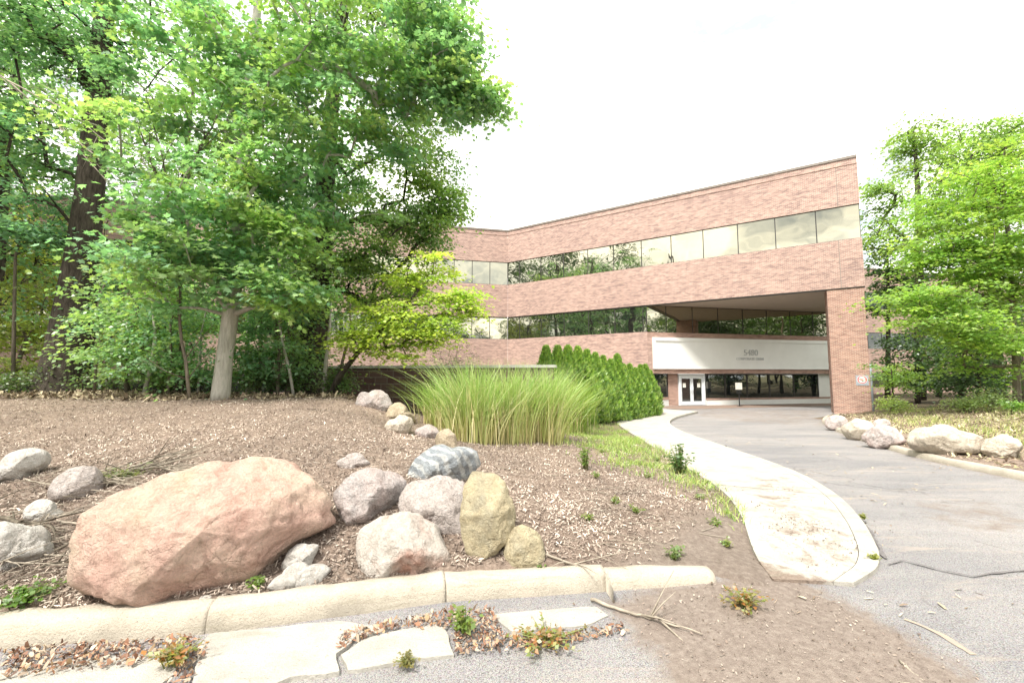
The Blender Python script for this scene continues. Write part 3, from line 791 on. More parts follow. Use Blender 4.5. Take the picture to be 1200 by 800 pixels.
def run(Pt, dr, s0, s1, pitch, anchor, z0, z1, n, **k):
    xs = [s0]; j = math.ceil((s0 - anchor) / pitch)
    while anchor + j * pitch < s1 - 0.25:
        if anchor + j * pitch > s0 + 0.25: xs.append(anchor + j * pitch)
        j += 1
    xs.append(s1)
    for a, b in zip(xs[:-1], xs[1:]): window(Pt + dr * (a + .001), Pt + dr * (b - .001), z0 + .002, z1 - .002, n, **k)
pit = LM * 0.0865
run(A, mdir, -0.03, LM - 0.02, pit, LM, Z_W3, Z_B1, m_out)
run(A, mdir, -0.03, sP - 0.02, pit, LM, Z_W2, Z_B2 - 0.06, m_out)
run(A, wing_d, -0.03, LW, 1.5, 1.5, Z_W3, Z_B1, s_out)
run(A, wing_d, -0.03, LW, 1.5, 1.5, Z_W2, Z_B2 - 0.06, s_out)
run(A, wing_d, -0.03, LW, 2.0, 1.5, Z_GS, Z_GF, s_out, glass='glass_dark')
# recessed front over the entrance (plane P, sdirn)
run(P, sdirn, 0.02, LS - 0.05, 2.1, 1.55, Z_W2 - 0.02, Z_B2 + 0.008, s_out, glass='glass', bar=0.02)
_, zs_t = on_plane(764, 395, P, sdirn); _, zs_b = on_plane(764, 432.2, P, sdirn)
bands(P, P + sdirn * LS, s_out, zs_t, Z_W2 - 0.024, 'brick_ledge', mat='brick_red')
bands(P, P + sdirn * LS, s_out, Z_GF, zs_b, 'brick_ledge', mat='brick_red')
sF0 = on_plane(764.5, 410, P, sdirn)[0]; sF1 = min(on_plane(973, 410, P, sdirn)[0] + 0.4, LS - .1)
fp = lambda s: P + sdirn * s
bands(P, fp(sF0), s_out, zs_b, zs_t, 'brick_pier')
fas = MB().wall(fp(sF0), fp(sF1), zs_b, zs_t, s_out, -0.3, 0.06).build('fascia', M['white'], B)
fr = MB()
zt2 = zs_t; b_ = 0.22
fr.wall(fp(sF0), fp(sF1), zs_t - b_ * 1.1, zs_t - .004, s_out, 0.05, 0.13)
fr.wall(fp(sF0), fp(sF1), zs_b + .004, zs_b + 0.1, s_out, 0.05, 0.11)
fr.wall(fp(sF0), fp(sF0 + 0.2), zs_b + 0.1, zs_t - b_ * 1.1, s_out, 0.05, 0.125)
fr.wall(fp(sF1 - 0.2), fp(sF1), zs_b + 0.1, zs_t - b_ * 1.1, s_out, 0.05, 0.125)
fo = fr.build('fascia_trim', M['white'], None); fo.parent = fas
def text_mesh(txt, size, depth, mat, origin, dr, n, parent, name):
    cu = bpy.data.curves.new(name, 'FONT'); cu.body = txt; cu.size = size; cu.extrude = depth; cu.align_x = 'CENTER'; cu.align_y = 'CENTER'
    o = bpy.data.objects.new(name, cu); COL.objects.link(o)
    bpy.context.view_layer.update()
    me = bpy.data.meshes.new_from_object(o.evaluated_get(bpy.context.evaluated_depsgraph_get()))
    bpy.data.objects.remove(o, do_unlink=True)
    v = np.empty(len(me.vertices) * 3, np.float32); me.vertices.foreach_get('co', v); v = v.reshape(-1, 3)
    o3 = np.array(origin)
    w = o3 + v[:, :1] * np.array([dr[0], dr[1], 0]) + v[:, 1:2] * np.array([0, 0, 1.0]) + v[:, 2:3] * np.array([n[0], n[1], 0])
    me.vertices.foreach_set('co', w.astype(np.float32).ravel()); me.update()
    o = link(name, me, mat, None); o.parent = parent
    if parent.type == 'EMPTY': o.location = -parent.matrix_basis.translation
    return o
s_, z_ = on_plane(879, 413.5, P, sdirn); q = fp(s_) + s_out * 0.08
text_mesh('5480', 0.62, 0.02, M['letter'], (q[0], q[1], z_), sdirn, s_out, fas, 'street_number')
s_, z_ = on_plane(878.5, 420.5, P, sdirn); q = fp(s_) + s_out * 0.075
text_mesh('CORPORATE DRIVE', 0.27, 0.015, M['letter'], (q[0], q[1], z_), sdirn, s_out, fas, 'street_name')
# ground floor storefront
zg = float(base_z(30))
_, zsill = on_plane(900, 466.0, P, sdirn); _, zwt = on_plane(900, 468.0, P, sdirn); _, zwb = on_plane(900, 474.0, P, sdirn)
RC = 0.35
def sx(px): return on_plane(px, 450, P, sdirn)[0]
edges = [sx(830.3), sx(853.8), sx(879.6), sx(906), sx(934.6), sx(963.8)]
for i, (a, b) in enumerate(zip(edges[:-1], edges[1:])):
    window(fp(a + .002), fp(b - .002), zsill, Z_GF - 0.02, s_out, rec=RC, glass='glass_dark', bar=0.06)
MB().wall(fp(edges[0]), fp(sx(975)), zwt + .002, zsill - .002, s_out, -RC - .25, -RC + 0.12).build('brick_sill', M['brick_red'], B)
MB().wall(fp(edges[0]), fp(sx(980)), zwb, zwt, s_out, -RC - .25, -RC + 0.10).build('white_base', M['white'], B)
MB().wall(fp(edges[0]), fp(LS), zg - .3, zwb - .002, s_out, -RC - .25, -RC + 0.14).build('brick_plinth', M['brick_red'], B)
MB().wall(fp(edges[-1] + .002), fp(sx(980)), zsill, Z_GF - .002, s_out, -RC - .25, -RC + 0.05).build('white_pier', M['white'], B)
MB().wall(fp(0.0), fp(LS), Z_GF - 0.02, Z_GF - .003, s_out, -RC - .3, -0.003).build('lintel_soffit', M['frame'], B)
dS0, dS1 = sx(798.5), sx(829.3)
zd0 = zg + 0.02; zd1 = Z_GF - 0.03
# double entrance door
bar = 0.13
door = MB()
door.wall(fp(dS0), fp(dS0 + bar), zd0, zd1, s_out, -RC - .1, -RC + .08)
door.wall(fp(dS1 - bar), fp(dS1), zd0, zd1, s_out, -RC - .1, -RC + .08)
door.wall(fp(dS0 + bar), fp(dS1 - bar), zd1 - 0.2, zd1, s_out, -RC - .1, -RC + .08)
dr_ = door.build('door_frame', M['alu'], B)
mid = (dS0 + dS1) / 2
for a, b, sgn in ((dS0 + bar + .004, mid - .004, 1), (mid + .004, dS1 - bar - .004, -1)):
    lf = MB()
    lf.wall(fp(a), fp(a + .11), zd0 + .01, zd1 - .204, s_out, -RC - .06, -RC + .03)
    lf.wall(fp(b - .11), fp(b), zd0 + .01, zd1 - .204, s_out, -RC - .06, -RC + .03)
    lf.wall(fp(a + .11), fp(b - .11), zd0 + .01, zd0 + 0.27, s_out, -RC - .06, -RC + .03)
    lf.wall(fp(a + .11), fp(b - .11), zd1 - .33, zd1 - .204, s_out, -RC - .06, -RC + .03)
    leaf = lf.build('door', M['alu'], B)
    pn = MB().wall(fp(a + .108), fp(b - .108), zd0 + .268, zd1 - .328, s_out, -RC - .03, -RC - .01).build('pane', M['glass_dark'], None); pn.parent = leaf
    hs = (b - .055) if sgn > 0 else (a + .055)
    hp = fp(hs) + s_out * (-RC + 0.08)
    hd = MB().tube([(hp[0], hp[1], zd0 + 0.85), (hp[0], hp[1], zd0 + 1.3)], 0.018).build('handle', M['alu'], None, True); hd.parent = leaf
    ns = (a + b) / 2 - 0.12 * sgn
    nq = MB().wall(fp(ns - .12), fp(ns + .12), zd0 + 1.25, zd0 + 1.55, s_out, -RC - .008, -RC + .0).build('notice', M['paper'], None); nq.parent = leaf
# left of the doors: dark brick pier and the return glazing that comes forward
pL = fp(sx(787.2)) + s_out * (-RC)
MB().wall(fp(sx(787)), fp(dS0 - .004), zg - .3, Z_GF - .002, s_out, -RC - .3, -RC - .05).build('brick_pier', M['brick_red'], B)
rd = np.array([-0.80, -0.60]); rn = np.array([0.60, -0.80])
pR = fp(sx(787)) - s_out * (RC + .05)
MB().wall(pR, pR + rd * 4.0, zg - .3, zg + .42, rn, -.2, 0.0).build('white_base', M['white'], B)
MB().wall(pR, pR + rd * 4.0, zg + .422, zg + .6, rn, -.2, 0.02).build('brick_sill', M['brick_red'], B)
run(pR, rd, 0.0, 4.0, 2.0, 0, zg + .602, Z_GF - .02, rn, glass='glass_dark', rec=0.05)
MB().wall(P + n_in * .36, P + n_in * 3, G0, Z_W2, mdir, -.3, -0.02).build('brick_pier', M['brick'], B)
# end wall of the entrance block
bands(fp(LS), fp(LS) + n_in * 12, sdirn * 0.3 + mdir * 0.95, G0, Z_B2, 'brick_end_wall')

# corner pillar: square, set under the corner of the overhang
pil_l = on_plane(972.5, 400, A, mdir)[0]; pil_r = LM - 0.05
pw = pil_r - pil_l
pp0 = A + mdir * pil_l; pp1 = A + mdir * pil_r
PL = MB().wall(pp0, pp1, -1.2, Z_B2 - 0.003, m_out, -pw, -0.06).build('pillar', M['brick_red'], B)
tag(PL, 'square brick pillar carrying the corner of the overhang')
# small regulatory sign on the pillar (a thing that hangs there) and a metal guard pipe
sg_s, sg_z = on_plane(1010.5, 445.5, A, mdir)
sc = A + mdir * sg_s - m_out * 0.06
SG = empty('wall_sign', (*sc, sg_z), 'small grey square plate with a white disc and red ring, mounted on the brick pillar', 'sign')
hw = 0.27
MB().wall(sc - mdir * hw, sc + mdir * hw, sg_z - hw, sg_z + hw, m_out, 0.004, 0.02).build('plate', M['grey'], SG)
def disc(r0, r1, off, name, mat):
    V = []; Fc = []; n_ = 32
    for i in range(n_):
        t = 2 * math.pi * i / n_
        for rr in (r0, r1):
            q = sc + mdir * (rr * math.cos(t)) + m_out * off
            V.append((q[0], q[1], sg_z + 0.04 + rr * math.sin(t)))
    for i in range(n_):
        j = (i + 1) % n_
        Fc.append((2 * i, 2 * i + 1, 2 * j + 1, 2 * j))
    return link(name, py_mesh(name, V, Fc), mat, SG)
disc(0.001, 0.225, 0.024, 'disc', M['white']); disc(0.165, 0.205, 0.028, 'ring', M['red'])
qq = sc + m_out * 0.03
text_mesh('NO', 0.2, 0.003, M['red'], (qq[0], qq[1], sg_z + 0.04), mdir, m_out, SG, 'lettering')
pg = A + mdir * (pil_r + 0.05) - m_out * 0.05
dp = MB().tube([(pg[0], pg[1], -1.0), (pg[0], pg[1], 1.9), (pg[0], pg[1], 2.3)], 0.05, 10).build('conduit_pipe', M['grey'], None, True)
dp.parent = B; dp.location = -B.matrix_basis.translation
# far wing to the right, set back, same storeys
def far_wing(D, px0, px1, name_l):
    p0 = at_depth(px0, 400, D)[:2]; d = sdirn; 
    s1 = on_plane(px1, 400, p0, d)[0]; p1 = p0 + d * s1
    k = 1.0
    for z0, z1 in ((Z_B1, Z_ROOF), (Z_B2, Z_W3), (Z_GF + .1, Z_W2), (G0, Z_GS)):
        bands(p0, p1, s_out, z0, z1)
    MB().wall(p0, p1, Z_ROOF, Z_ROOF + 0.14, s_out, -0.42, 0.05).build('coping', M['coping'], B)
    for z0, z1 in ((Z_W3, Z_B1), (Z_W2, Z_B2), (Z_GS, Z_GF + .1)):
        run(p0, d, 0.0, s1, 2.0, 0, z0, z1, s_out, glass='glass_shade')
    MB().poly([p0 - s_out * .3, p1 - s_out * .3, p1 - s_out * 12, p0 - s_out * 12], Z_ROOF - .6, Z_ROOF - .5).build('roof', M['roof'], B)
    bands(p1 + s_out * 0.0 - d * .004, p1 - s_out * 12 - d * .004, d, G0, Z_ROOF - .002, 'brick_end_wall')
far_wing(47.5, 985, 1087, '')
far_wing(51, 1080, 1330, '')

# slim post with a white box by the entrance
s_, _ = on_plane(852, 470, P, sdirn)
pb = fp(s_) + s_out * 1.2
PB = empty('receptacle_post', (*pb, zg), 'slim black post carrying a small white box, standing before the entrance windows', 'post')
MB().tube([(*pb, zg - .02), (*pb, zg + .03)], 0.17, 16).build('foot', M['black'], PB)
MB().tube([(*pb, zg + .03), (*pb, zg + 1.15)], 0.035, 10).build('post', M['black'], PB)
MB().wall(pb - sdirn * .17, pb + sdirn * .17, zg + 1.15, zg + 1.62, s_out, -.12, .12).build('box', M['paper'], PB)
MB().wall(pb - sdirn * .15, pb + sdirn * .15, zg + 0.85, zg + 1.14, s_out, -.06, .06).build('tray', M['black'], PB)

# retaining wall -----------------------------------------------------
r0 = at_depth(372, 430, 13.6)[:2]; r1 = at_depth(648, 426, 12.2)[:2]
rnrm = np.array([(r1 - r0)[1], -(r1 - r0)[0]]); rnrm /= np.linalg.norm(rnrm)
RW = empty('retaining_wall', (*r0, 0), 'low block retaining wall with a pale cap behind the tall grass', 'wall')
MB().wall(r0, r1, -0.4, 1.88, rnrm, -0.3, 0).build('block_face', M['block'], RW)
MB().wall(r0 - (r1 - r0) * .01, r1 + (r1 - r0) * .01, 1.88, 1.96, rnrm, -0.36, 0.06).build('cap', M['cap'], RW)

# ------------------------------------------------------------------ rocks
def rock(label, outline, mat, depth_ratio=0.7, seed=0, rough=1.0, sink=0.0, group=None, name='boulder', cat='rock', yb=None, flat=0.0):
    rnd = random.Random(seed)
    o = np.array(outline, float)
    cx, cy = o[:, 0].mean(), (o[:, 1].min() + o[:, 1].max()) / 2
    bx = o[np.argmax(o[:, 1]), 0]
    hp = hit(bx, (yb or o[:, 1].max()) - 1.0)
    D = hp[1]
    d = ray(cx, cy); dn = d / np.linalg.norm(d)
    wpx = (o[:, 0].max() - o[:, 0].min()) / 2; hpx = (o[:, 1].max() - o[:, 1].min()) / 2
    semi = min(wpx, hpx * 1.5) * D / F * depth_ratio
    Dc = D + semi * 0.75
    ctr = CAM + d * (Dc / d[1])
    right = np.array([1.0, 0, 0]) - dn * dn[0]; right /= np.linalg.norm(right)
    up = np.cross(right, dn)
    t_ = Dc / d[1]
    # polar outline around centre, in metres
    rel = []
    for x, y in o:
        q = CAM + ray(x, y) * (Dc / ray(x, y)[1])
        # project on plane through ctr perpendicular to dn
        rr = ray(x, y); tt = ((ctr - CAM) @ dn) / (rr @ dn); q = CAM + rr * tt - ctr
        rel.append((q @ right, q @ up))
    rel = np.array(rel); ph = np.arctan2(rel[:, 1], rel[:, 0]); rd_ = np.hypot(rel[:, 0], rel[:, 1])
    idx = np.argsort(ph); ph, rd_ = ph[idx], rd_[idx]
    php = np.r_[ph - 2 * np.pi, ph, ph + 2 * np.pi]; rdp = np.r_[rd_, rd_, rd_]
    big = wpx > 60
    nu, nv = (160, 84) if big else ((88, 46) if wpx > 22 else (40, 22))
    V = []; off = Vector((rnd.random() * 50, rnd.random() * 50, rnd.random() * 50))
    size = max(rd_)
    cuts = []
    for _ in range(15):
        n = Vector((rnd.gauss(0, 1), rnd.gauss(0, 1), rnd.gauss(0, .8) - .9)).normalized(); cuts.append((n, rnd.uniform(0.66, 0.93) if abs(n.z) > .5 else rnd.uniform(.86, .97)))
    for j in range(nv + 1):
        psi = math.pi * (j / nv - 0.5)
        cp = abs(math.cos(psi)) ** 0.72; spv = math.copysign(abs(math.sin(psi)) ** 0.85, psi)
        for i in range(nu):
            phi = -math.pi + 2 * math.pi * i / nu
            r = np.interp(phi, php, rdp)
            lx, ly, lz = r * cp * math.cos(phi), r * cp * math.sin(phi), semi * spv
            nx_ = Vector((lx / size, ly / size, lz / max(semi, 1e-6)))
            uu = Vector((math.cos(phi) * cp, math.sin(phi) * cp, spv))
            fac = 1.0
            for n, lim in cuts:
                dd = uu.dot(n)
                if dd > lim: fac = min(fac, 1 - (0.75 if big else 0.9) * (1 - lim / dd))
            pos = Vector((lx, ly, lz))
            s1 = pos / size
            dsp = 0.085 * mnoise.noise(s1 * 2.0 + off) + 0.05 * mnoise.noise(s1 * 4.6 + off) + 0.022 * mnoise.noise(s1 * 11 + off)
            rid = 1 - abs(mnoise.noise(Vector((s1.x * 3 + off.x, s1.y * 5, s1.z * 3 + 9))) * 2)
            dsp -= 0.05 * max(0, rid - 0.8) / 0.2 * 0.6
            if wpx > 22: dsp += (0.014 if big else .01) * mnoise.noise(s1 * 24 + off) + 0.018 * (1 - abs(2 * mnoise.noise(s1 * 7 + off)))
            f2 = fac * (1 + dsp * rough)
            w = ctr + right * (lx * f2) + up * (ly * f2) + dn * (lz * f2)
            V.append(w)
    Fc = []
    for j in range(nv):
        for i in range(nu):
            i2 = (i + 1) % nu
            Fc.append((j * nu + i, (j + 1) * nu + i, (j + 1) * nu + i2, j * nu + i2))
    V = np.array(V)
    org = np.array([ctr[0], ctr[1], hp[2]])
    me = np_mesh(name, V - org, Fc)
    ob = link(name, me, M[mat], None, True)
    ob.location = org - np.array([0, 0, sink])
    return tag(ob, label, cat, group)
rock('huge pink sandstone boulder behind the front kerb, largest rock of all', [(75, 655), (83, 603), (130, 578), (170, 568), (215, 553), (270, 541), (332, 540), (366, 558), (391, 588), (393, 612), (362, 634), (328, 662), (280, 694), (200, 706), (110, 706), (78, 685)], 'r_pink', 0.62, 3, 0.8)
rock('blotched pink and grey boulder touching the right end of the huge pink one', [(394, 576), (408, 560), (450, 551), (476, 562), (472, 585), (442, 605), (405, 615), (396, 600)], 'r_granite', 0.8, 5)
rock('blue grey banded boulder at the top of the rock pile', [(477, 556), (494, 533), (530, 525), (558, 529), (562, 545), (547, 562), (510, 568), (480, 566)], 'r_stripe', 0.8, 8, yb=566)
rock('speckled grey granite boulder in the middle of the rock pile', [(466, 588), (477, 566), (500, 559), (546, 563), (552, 600), (549, 640), (528, 642), (500, 622), (472, 610)], 'r_grey', 0.8, 11, yb=630)
rock('white boulder with a pinkish face, in front of the rock pile beside the kerb', [(416, 642), (424, 618), (460, 604), (497, 607), (526, 630), (531, 656), (510, 677), (465, 682), (424, 672)], 'r_whitepink', 0.8, 14)
rock('tall yellow sandstone boulder standing on edge at the right of the rock pile', [(543, 585), (554, 552), (581, 558), (601, 590), (604, 612), (590, 645), (573, 658), (550, 648), (541, 620)], 'r_yellow', 0.7, 17)
rock('small yellow boulder at the far right foot of the rock pile', [(587, 640), (597, 620), (615, 616), (633, 630), (638, 650), (625, 668), (598, 669), (588, 658)], 'r_yellow', 0.8, 20)
rock('small white stone leaning right of the huge pink boulder', [(328, 668), (334, 654), (362, 638), (374, 638), (370, 652), (350, 667), (335, 672)], 'r_white', 0.7, 22, 0.6, name='stone', cat='stone')
rock('long flat white stone lying just behind the kerb', [(312, 688), (330, 672), (362, 662), (388, 666), (380, 678), (345, 690), (318, 693)], 'r_white', 0.7, 24, 0.6, name='stone', cat='stone')
rock('pale pink slab stone at the left edge, uppermost on the mulch slope', [(-24, 556), (0, 544), (56, 530), (60, 542), (40, 555), (0, 566), (-22, 570)], 'r_white', 0.7, 26, 0.6, name='stone', cat='stone')
rock('greyish pink flat stone half under twigs above the huge boulder', [(58, 566), (78, 550), (108, 545), (120, 556), (116, 580), (84, 590), (62, 588)], 'r_grey', 0.7, 28, 0.6, name='stone', cat='stone')
rock('knobbly white stone between twigs left of the huge boulder', [(28, 598), (38, 588), (66, 596), (76, 606), (62, 614), (36, 614)], 'r_white', 0.7, 30, name='stone', cat='stone')
rock('white granite boulder cut off by the left edge of the picture', [(-30, 640), (-10, 616), (30, 614), (60, 632), (64, 648), (30, 664), (-10, 678), (-30, 670)], 'r_white', 0.7, 32)
rock('rough grey concrete lump lying in the gutter', [(84, 765), (96, 753), (120, 746), (139, 754), (134, 768), (108, 776), (88, 774)], 'r_grey', 0.8, 34, 1.5, name='concrete_lump', cat='rubble', yb=774)
rock('crumbled white mortar lump on the broken kerb joint', [(228, 714), (234, 702), (246, 697), (252, 712), (248, 730), (240, 742), (231, 730)], 'r_white', 0.5, 35, 1.8, name='mortar_lump', cat='rubble', yb=744)
rock('flat pale stone sunk in the mulch above the rock pile', [(392, 543), (404, 536), (428, 537), (436, 542), (420, 548), (398, 549)], 'r_grey', 0.7, 36, 0.5, name='stone', cat='stone')
rock('long grey edging stone at the upper end of the mulch edge', [(416, 472), (421, 461), (432, 460), (458, 470), (462, 480), (440, 481), (420, 480)], 'r_granite', 0.8, 38, name='edging_stone', cat='stone', group='edging stones beside the grass')
rock('brownish edging stone second from the upper end of the mulch edge', [(452, 482), (462, 472), (478, 482), (488, 494), (476, 498), (456, 494)], 'r_tan', 0.8, 40, name='edging_stone', cat='stone', group='edging stones beside the grass')
rock('bright cream edging stone midway along the mulch edge', [(450, 500), (462, 490), (477, 487), (486, 496), (480, 505), (460, 507)], 'r_cream', 0.8, 42, name='edging_stone', cat='stone', group='edging stones beside the grass')
rock('low dark grey edging stone left of the tall grass', [(486, 506), (496, 499), (512, 502), (516, 510), (504, 515), (488, 513)], 'r_granite', 0.8, 44, name='edging_stone', cat='stone', group='edging stones beside the grass')
rock('tan upright edging stone just above the banded boulder', [(511, 512), (518, 503), (528, 502), (535, 514), (534, 527), (518, 528), (511, 522)], 'r_tan', 0.8, 46, name='edging_stone', cat='stone', group='edging stones beside the grass')
rg = 'boulders on the island across the driveway'
rock('small grey boulder next to the pillar foot on the island kerb', [(966, 494), (975, 487), (990, 489), (994, 498), (984, 503), (968, 501)], 'r_granite', 0.8, 50, group=rg)
rock('cream boulder with a peaked top on the driveway island', [(984, 505), (993, 494), (1010, 491), (1024, 497), (1028, 508), (1016, 515), (992, 513)], 'r_cream', 0.8, 52, group=rg)
rock('pale blue grey wedge boulder between cream boulders on the island', [(1010, 514), (1020, 502), (1034, 498), (1054, 506), (1062, 517), (1048, 523), (1018, 521)], 'r_granite', 0.8, 54, group=rg)
rock('large long pinkish cream boulder on the driveway island', [(1060, 518), (1068, 504), (1090, 500), (1125, 504), (1150, 512), (1152, 528), (1125, 533), (1085, 530), (1064, 526)], 'r_cream', 0.8, 56, group=rg)
rock('angular cream boulder at the right end of the island rocks', [(1148, 520), (1160, 512), (1186, 511), (1198, 520), (1194, 534), (1172, 540), (1154, 532)], 'r_cream', 0.8, 58, group=rg)
rock('tan boulder partly cut off by the right edge of the picture', [(1196, 534), (1204, 524), (1222, 524), (1228, 538), (1214, 544), (1198, 542)], 'r_tan', 0.8, 60, group=rg)
rock('small pinkish stone behind the cream boulders on the island', [(1022, 497), (1030, 491), (1042, 493), (1044, 500), (1030, 503)], 'r_grey', 0.8, 62, name='stone', cat='stone')
for i, (x, y, r, lb) in enumerate([(768, 797, 5, 'small white pebble on the dirt at the bottom edge, left of two'), (859, 795, 5.5, 'small white pebble on the dirt at the bottom edge, right of two'), (1101, 706, 5, 'single white pebble on the grey asphalt right of the seam'), (1033, 606, 4.5, 'small tan pebble on the driveway beside the curved walk')]):
    rock(lb, [(x - r, y), (x - r * .5, y - r * .8), (x + r * .6, y - r * .7), (x + r, y), (x + r * .4, y + r * .7), (x - r * .6, y + r * .6)], 'r_white' if i < 3 else 'r_tan', 0.8, 70 + i, name='pebble', cat='pebble')

# ------------------------------------------------------------------ litter, twigs
def scatter_flat(name, n, sampler, lo, hi, aspect, cols, seed, lift=0.006, tilt=0.5, zf=None, patch=0.0):
    """small flat chips lying on the ground; cols (k,3)"""
    rg_ = np.random.default_rng(seed)
    XY = sampler(rg_, n); n = len(XY)
    z = (zf or terrain)(XY[:, 0], XY[:, 1])
    L = rg_.uniform(lo, hi, n) ; L = L * rg_.uniform(.6, 1.2, n); Wd = L * rg_.uniform(*aspect, n)
    a = rg_.uniform(0, 2 * np.pi, n); tl = rg_.normal(0, tilt, n); rl = rg_.normal(0, tilt, n)
    ax = np.stack([np.cos(a) * np.cos(tl), np.sin(a) * np.cos(tl), np.sin(tl)], 1)
    bx = np.stack([-np.sin(a) * np.cos(rl), np.cos(a) * np.cos(rl), np.sin(rl)], 1)
    c = np.stack([XY[:, 0], XY[:, 1], z + lift + L * .35 * np.abs(np.sin(tl)) + rg_.uniform(0, .012, n)], 1)
    up = np.cross(ax, bx)
    V = np.stack([c - ax * L[:, None] * .5 - bx * Wd[:, None] * .35, c - ax * L[:, None] * .1 - bx * Wd[:, None] * .5 + up * Wd[:, None] * .15,
                  c + ax * L[:, None] * .5 - bx * Wd[:, None] * .2, c + ax * L[:, None] * .45 + bx * Wd[:, None] * .3,
                  c + ax * L[:, None] * .05 + bx * Wd[:, None] * .5 + up * Wd[:, None] * .2, c - ax * L[:, None] * .5 + bx * Wd[:, None] * .25], 1).reshape(-1, 3)
    i = np.arange(n)[:, None] * 6
    Fc = np.concatenate([i + np.array([[0, 1, 4, 5]]), i + np.array([[1, 2, 3, 4]])])
    cols = np.array(cols); ci = rg_.integers(0, len(cols), n)
    cc = cols[ci] * rg_.uniform(0.7, 1.25, (n, 1))
    if patch:
        pn = 0.6 * vnoise(XY[:, 0], XY[:, 1], 1.3, 21) + 0.4 * vnoise(XY[:, 0], XY[:, 1], 4.5, 22)
        cc = cc * (1 - patch + 2 * patch * np.clip((pn - .2) / .6, 0, 1))[:, None]
    return tag(link(name, np_mesh(name, V, Fc, np.repeat(cc, 6, 0)), M['litter']), kind='stuff')
def samp_px(poly_px, dens_pow=1.0):
    """sample by image-plane density then drop to the terrain: near ground gets more chips because it shows larger"""
    pass
def samp_bed(xr, yr, cond=None, near=True):
    def f(rg_, n):
        m = int(n * 1.0)
        u = rg_.uniform(0, 1, m)
        Y = yr[0] * (yr[1] / yr[0]) ** (u ** 0.95) if near else rg_.uniform(*yr, m)
        X = rg_.uniform(xr[0], xr[1], m) * (Y / yr[0] if near else 1)
        ok = poly_sd(X, Y, bed_poly) > 0.06
        if cond is not None: ok &= cond(X, Y)
        return np.stack([X[ok], Y[ok]], 1)
    return f
wood_cols = [(0.33, 0.27, 0.225), (0.44, 0.375, 0.32), (0.12, 0.09, 0.075), (0.54, 0.475, 0.41), (0.36, 0.295, 0.25), (0.20, 0.155, 0.135), (0.47, 0.39, 0.33), (0.40, 0.32, 0.27), (0.36, 0.29, 0.24)]
scatter_flat('mulch_chips', 135000, samp_bed((-4.0, 1.9), (2.9, 11.0), lambda X, Y: (zone(X, Y)[:, 0] < np.random.default_rng(3).uniform(.02, .8, len(X))) & (zone(X, Y)[:, 2] < .6)), 0.014, 0.046, (0.12, 0.40), wood_cols, 5, patch=0.42)
scatter_flat('soil_crumbs', 8000, lambda r_, n: (lambda q: q[in_px_poly(q[:, 0], q[:, 1], SPILL, 0.5) > r_.uniform(0.2, 1, len(q))])(np.stack([r_.uniform(0.3, 4.5, n), r_.uniform(1.8, 4.6, n)], 1)), 0.004, 0.020, (0.25, 0.8), [(0.13, 0.10, 0.08), (0.2, 0.155, 0.13), (0.30, 0.25, 0.21), (0.24, 0.19, 0.16), (0.34, 0.29, 0.25)], 8, 0.003, zf=drive_z)
def onwalk(r_, n):
    q = np.stack([r_.uniform(1.8, 5.5, n), r_.uniform(3.5, 7.0, n)], 1)
    w = in_px_poly(q[:, 0], q[:, 1], [(850, 570), (930, 580), (1010, 625), (1030, 655), (960, 672), (885, 645)], 1.2) * np.clip(1.5 * vnoise(q[:, 0], q[:, 1], 2.5, 31) - .2, 0, 1)
    return q[w > r_.uniform(0.25, 1, n)]
scatter_flat('soil_crumbs', 14000, onwalk, 0.005, 0.022, (0.3, 0.9), [(0.16, 0.12, 0.095), (0.22, 0.17, 0.135), (0.12, 0.09, 0.075), (0.30, 0.24, 0.2)], 18, 0.003, zf=lambda X, Y: walk_h_arr(X, Y))
def ondrive(r_, n):
    X = r_.uniform(1.5, 10, n); Y = r_.uniform(2.0, 13, n); q = np.stack([X, Y], 1)
    w = np.clip(1.7 * vnoise(X * .5, Y * 2, .9, 33) - .45, 0, 1) * np.clip(1.2 * vnoise(X, Y, 2.2, 34), 0, 1)
    return q[(w > r_.uniform(0.15, 1, n)) & (poly_sd(X, Y, bed_poly) < -0.05) & (poly_sd(X, Y, isl_poly) < -.05) & (poly_sd(X, Y, [np.array(p) for p in (list(WL) + list(WR)[::-1])]) < -0.02)]
scatter_flat('dry_debris', 9000, ondrive, 0.02, 0.10, (0.06, 0.3), [(0.30, 0.23, 0.17), (0.42, 0.35, 0.25), (0.20, 0.15, 0.11), (0.52, 0.45, 0.33)], 19, 0.003, 0.15, zf=drive_z)
def gut(r_, n):
    q = np.stack([r_.uniform(-3.2, 1.4, n), r_.uniform(2.2, 3.5, n)], 1)
    zones = [[(400, 742), (470, 728), (530, 715), (580, 716), (590, 745), (640, 748), (730, 735), (735, 745), (640, 762), (545, 772), (530, 770), (528, 740), (470, 740), (415, 757), (395, 765)],
             [(195, 800), (225, 765), (245, 748), (240, 770), (225, 810)], [(0, 764), (235, 748), (228, 770), (100, 790), (0, 800)]]
    w = np.max([in_px_poly(q[:, 0], q[:, 1], z, 0.06) for z in zones], 0)
    return q[w > r_.uniform(0.3, 1, n)]
scatter_flat('leaf_litter', 22000, gut, 0.012, 0.042, (0.25, 0.75), [(0.24, 0.125, 0.08), (0.32, 0.18, 0.12), (0.18, 0.105, 0.075), (0.36, 0.25, 0.15), (0.33, 0.26, 0.20), (0.12, 0.08, 0.065), (0.42, 0.34, 0.26)], 9, 0.07 + 0.02, 0.6)
def woodl(r_, n):
    X = r_.uniform(-13, -3.0, n); Y = r_.uniform(9.3, 12.5, n); return np.stack([X, Y], 1)
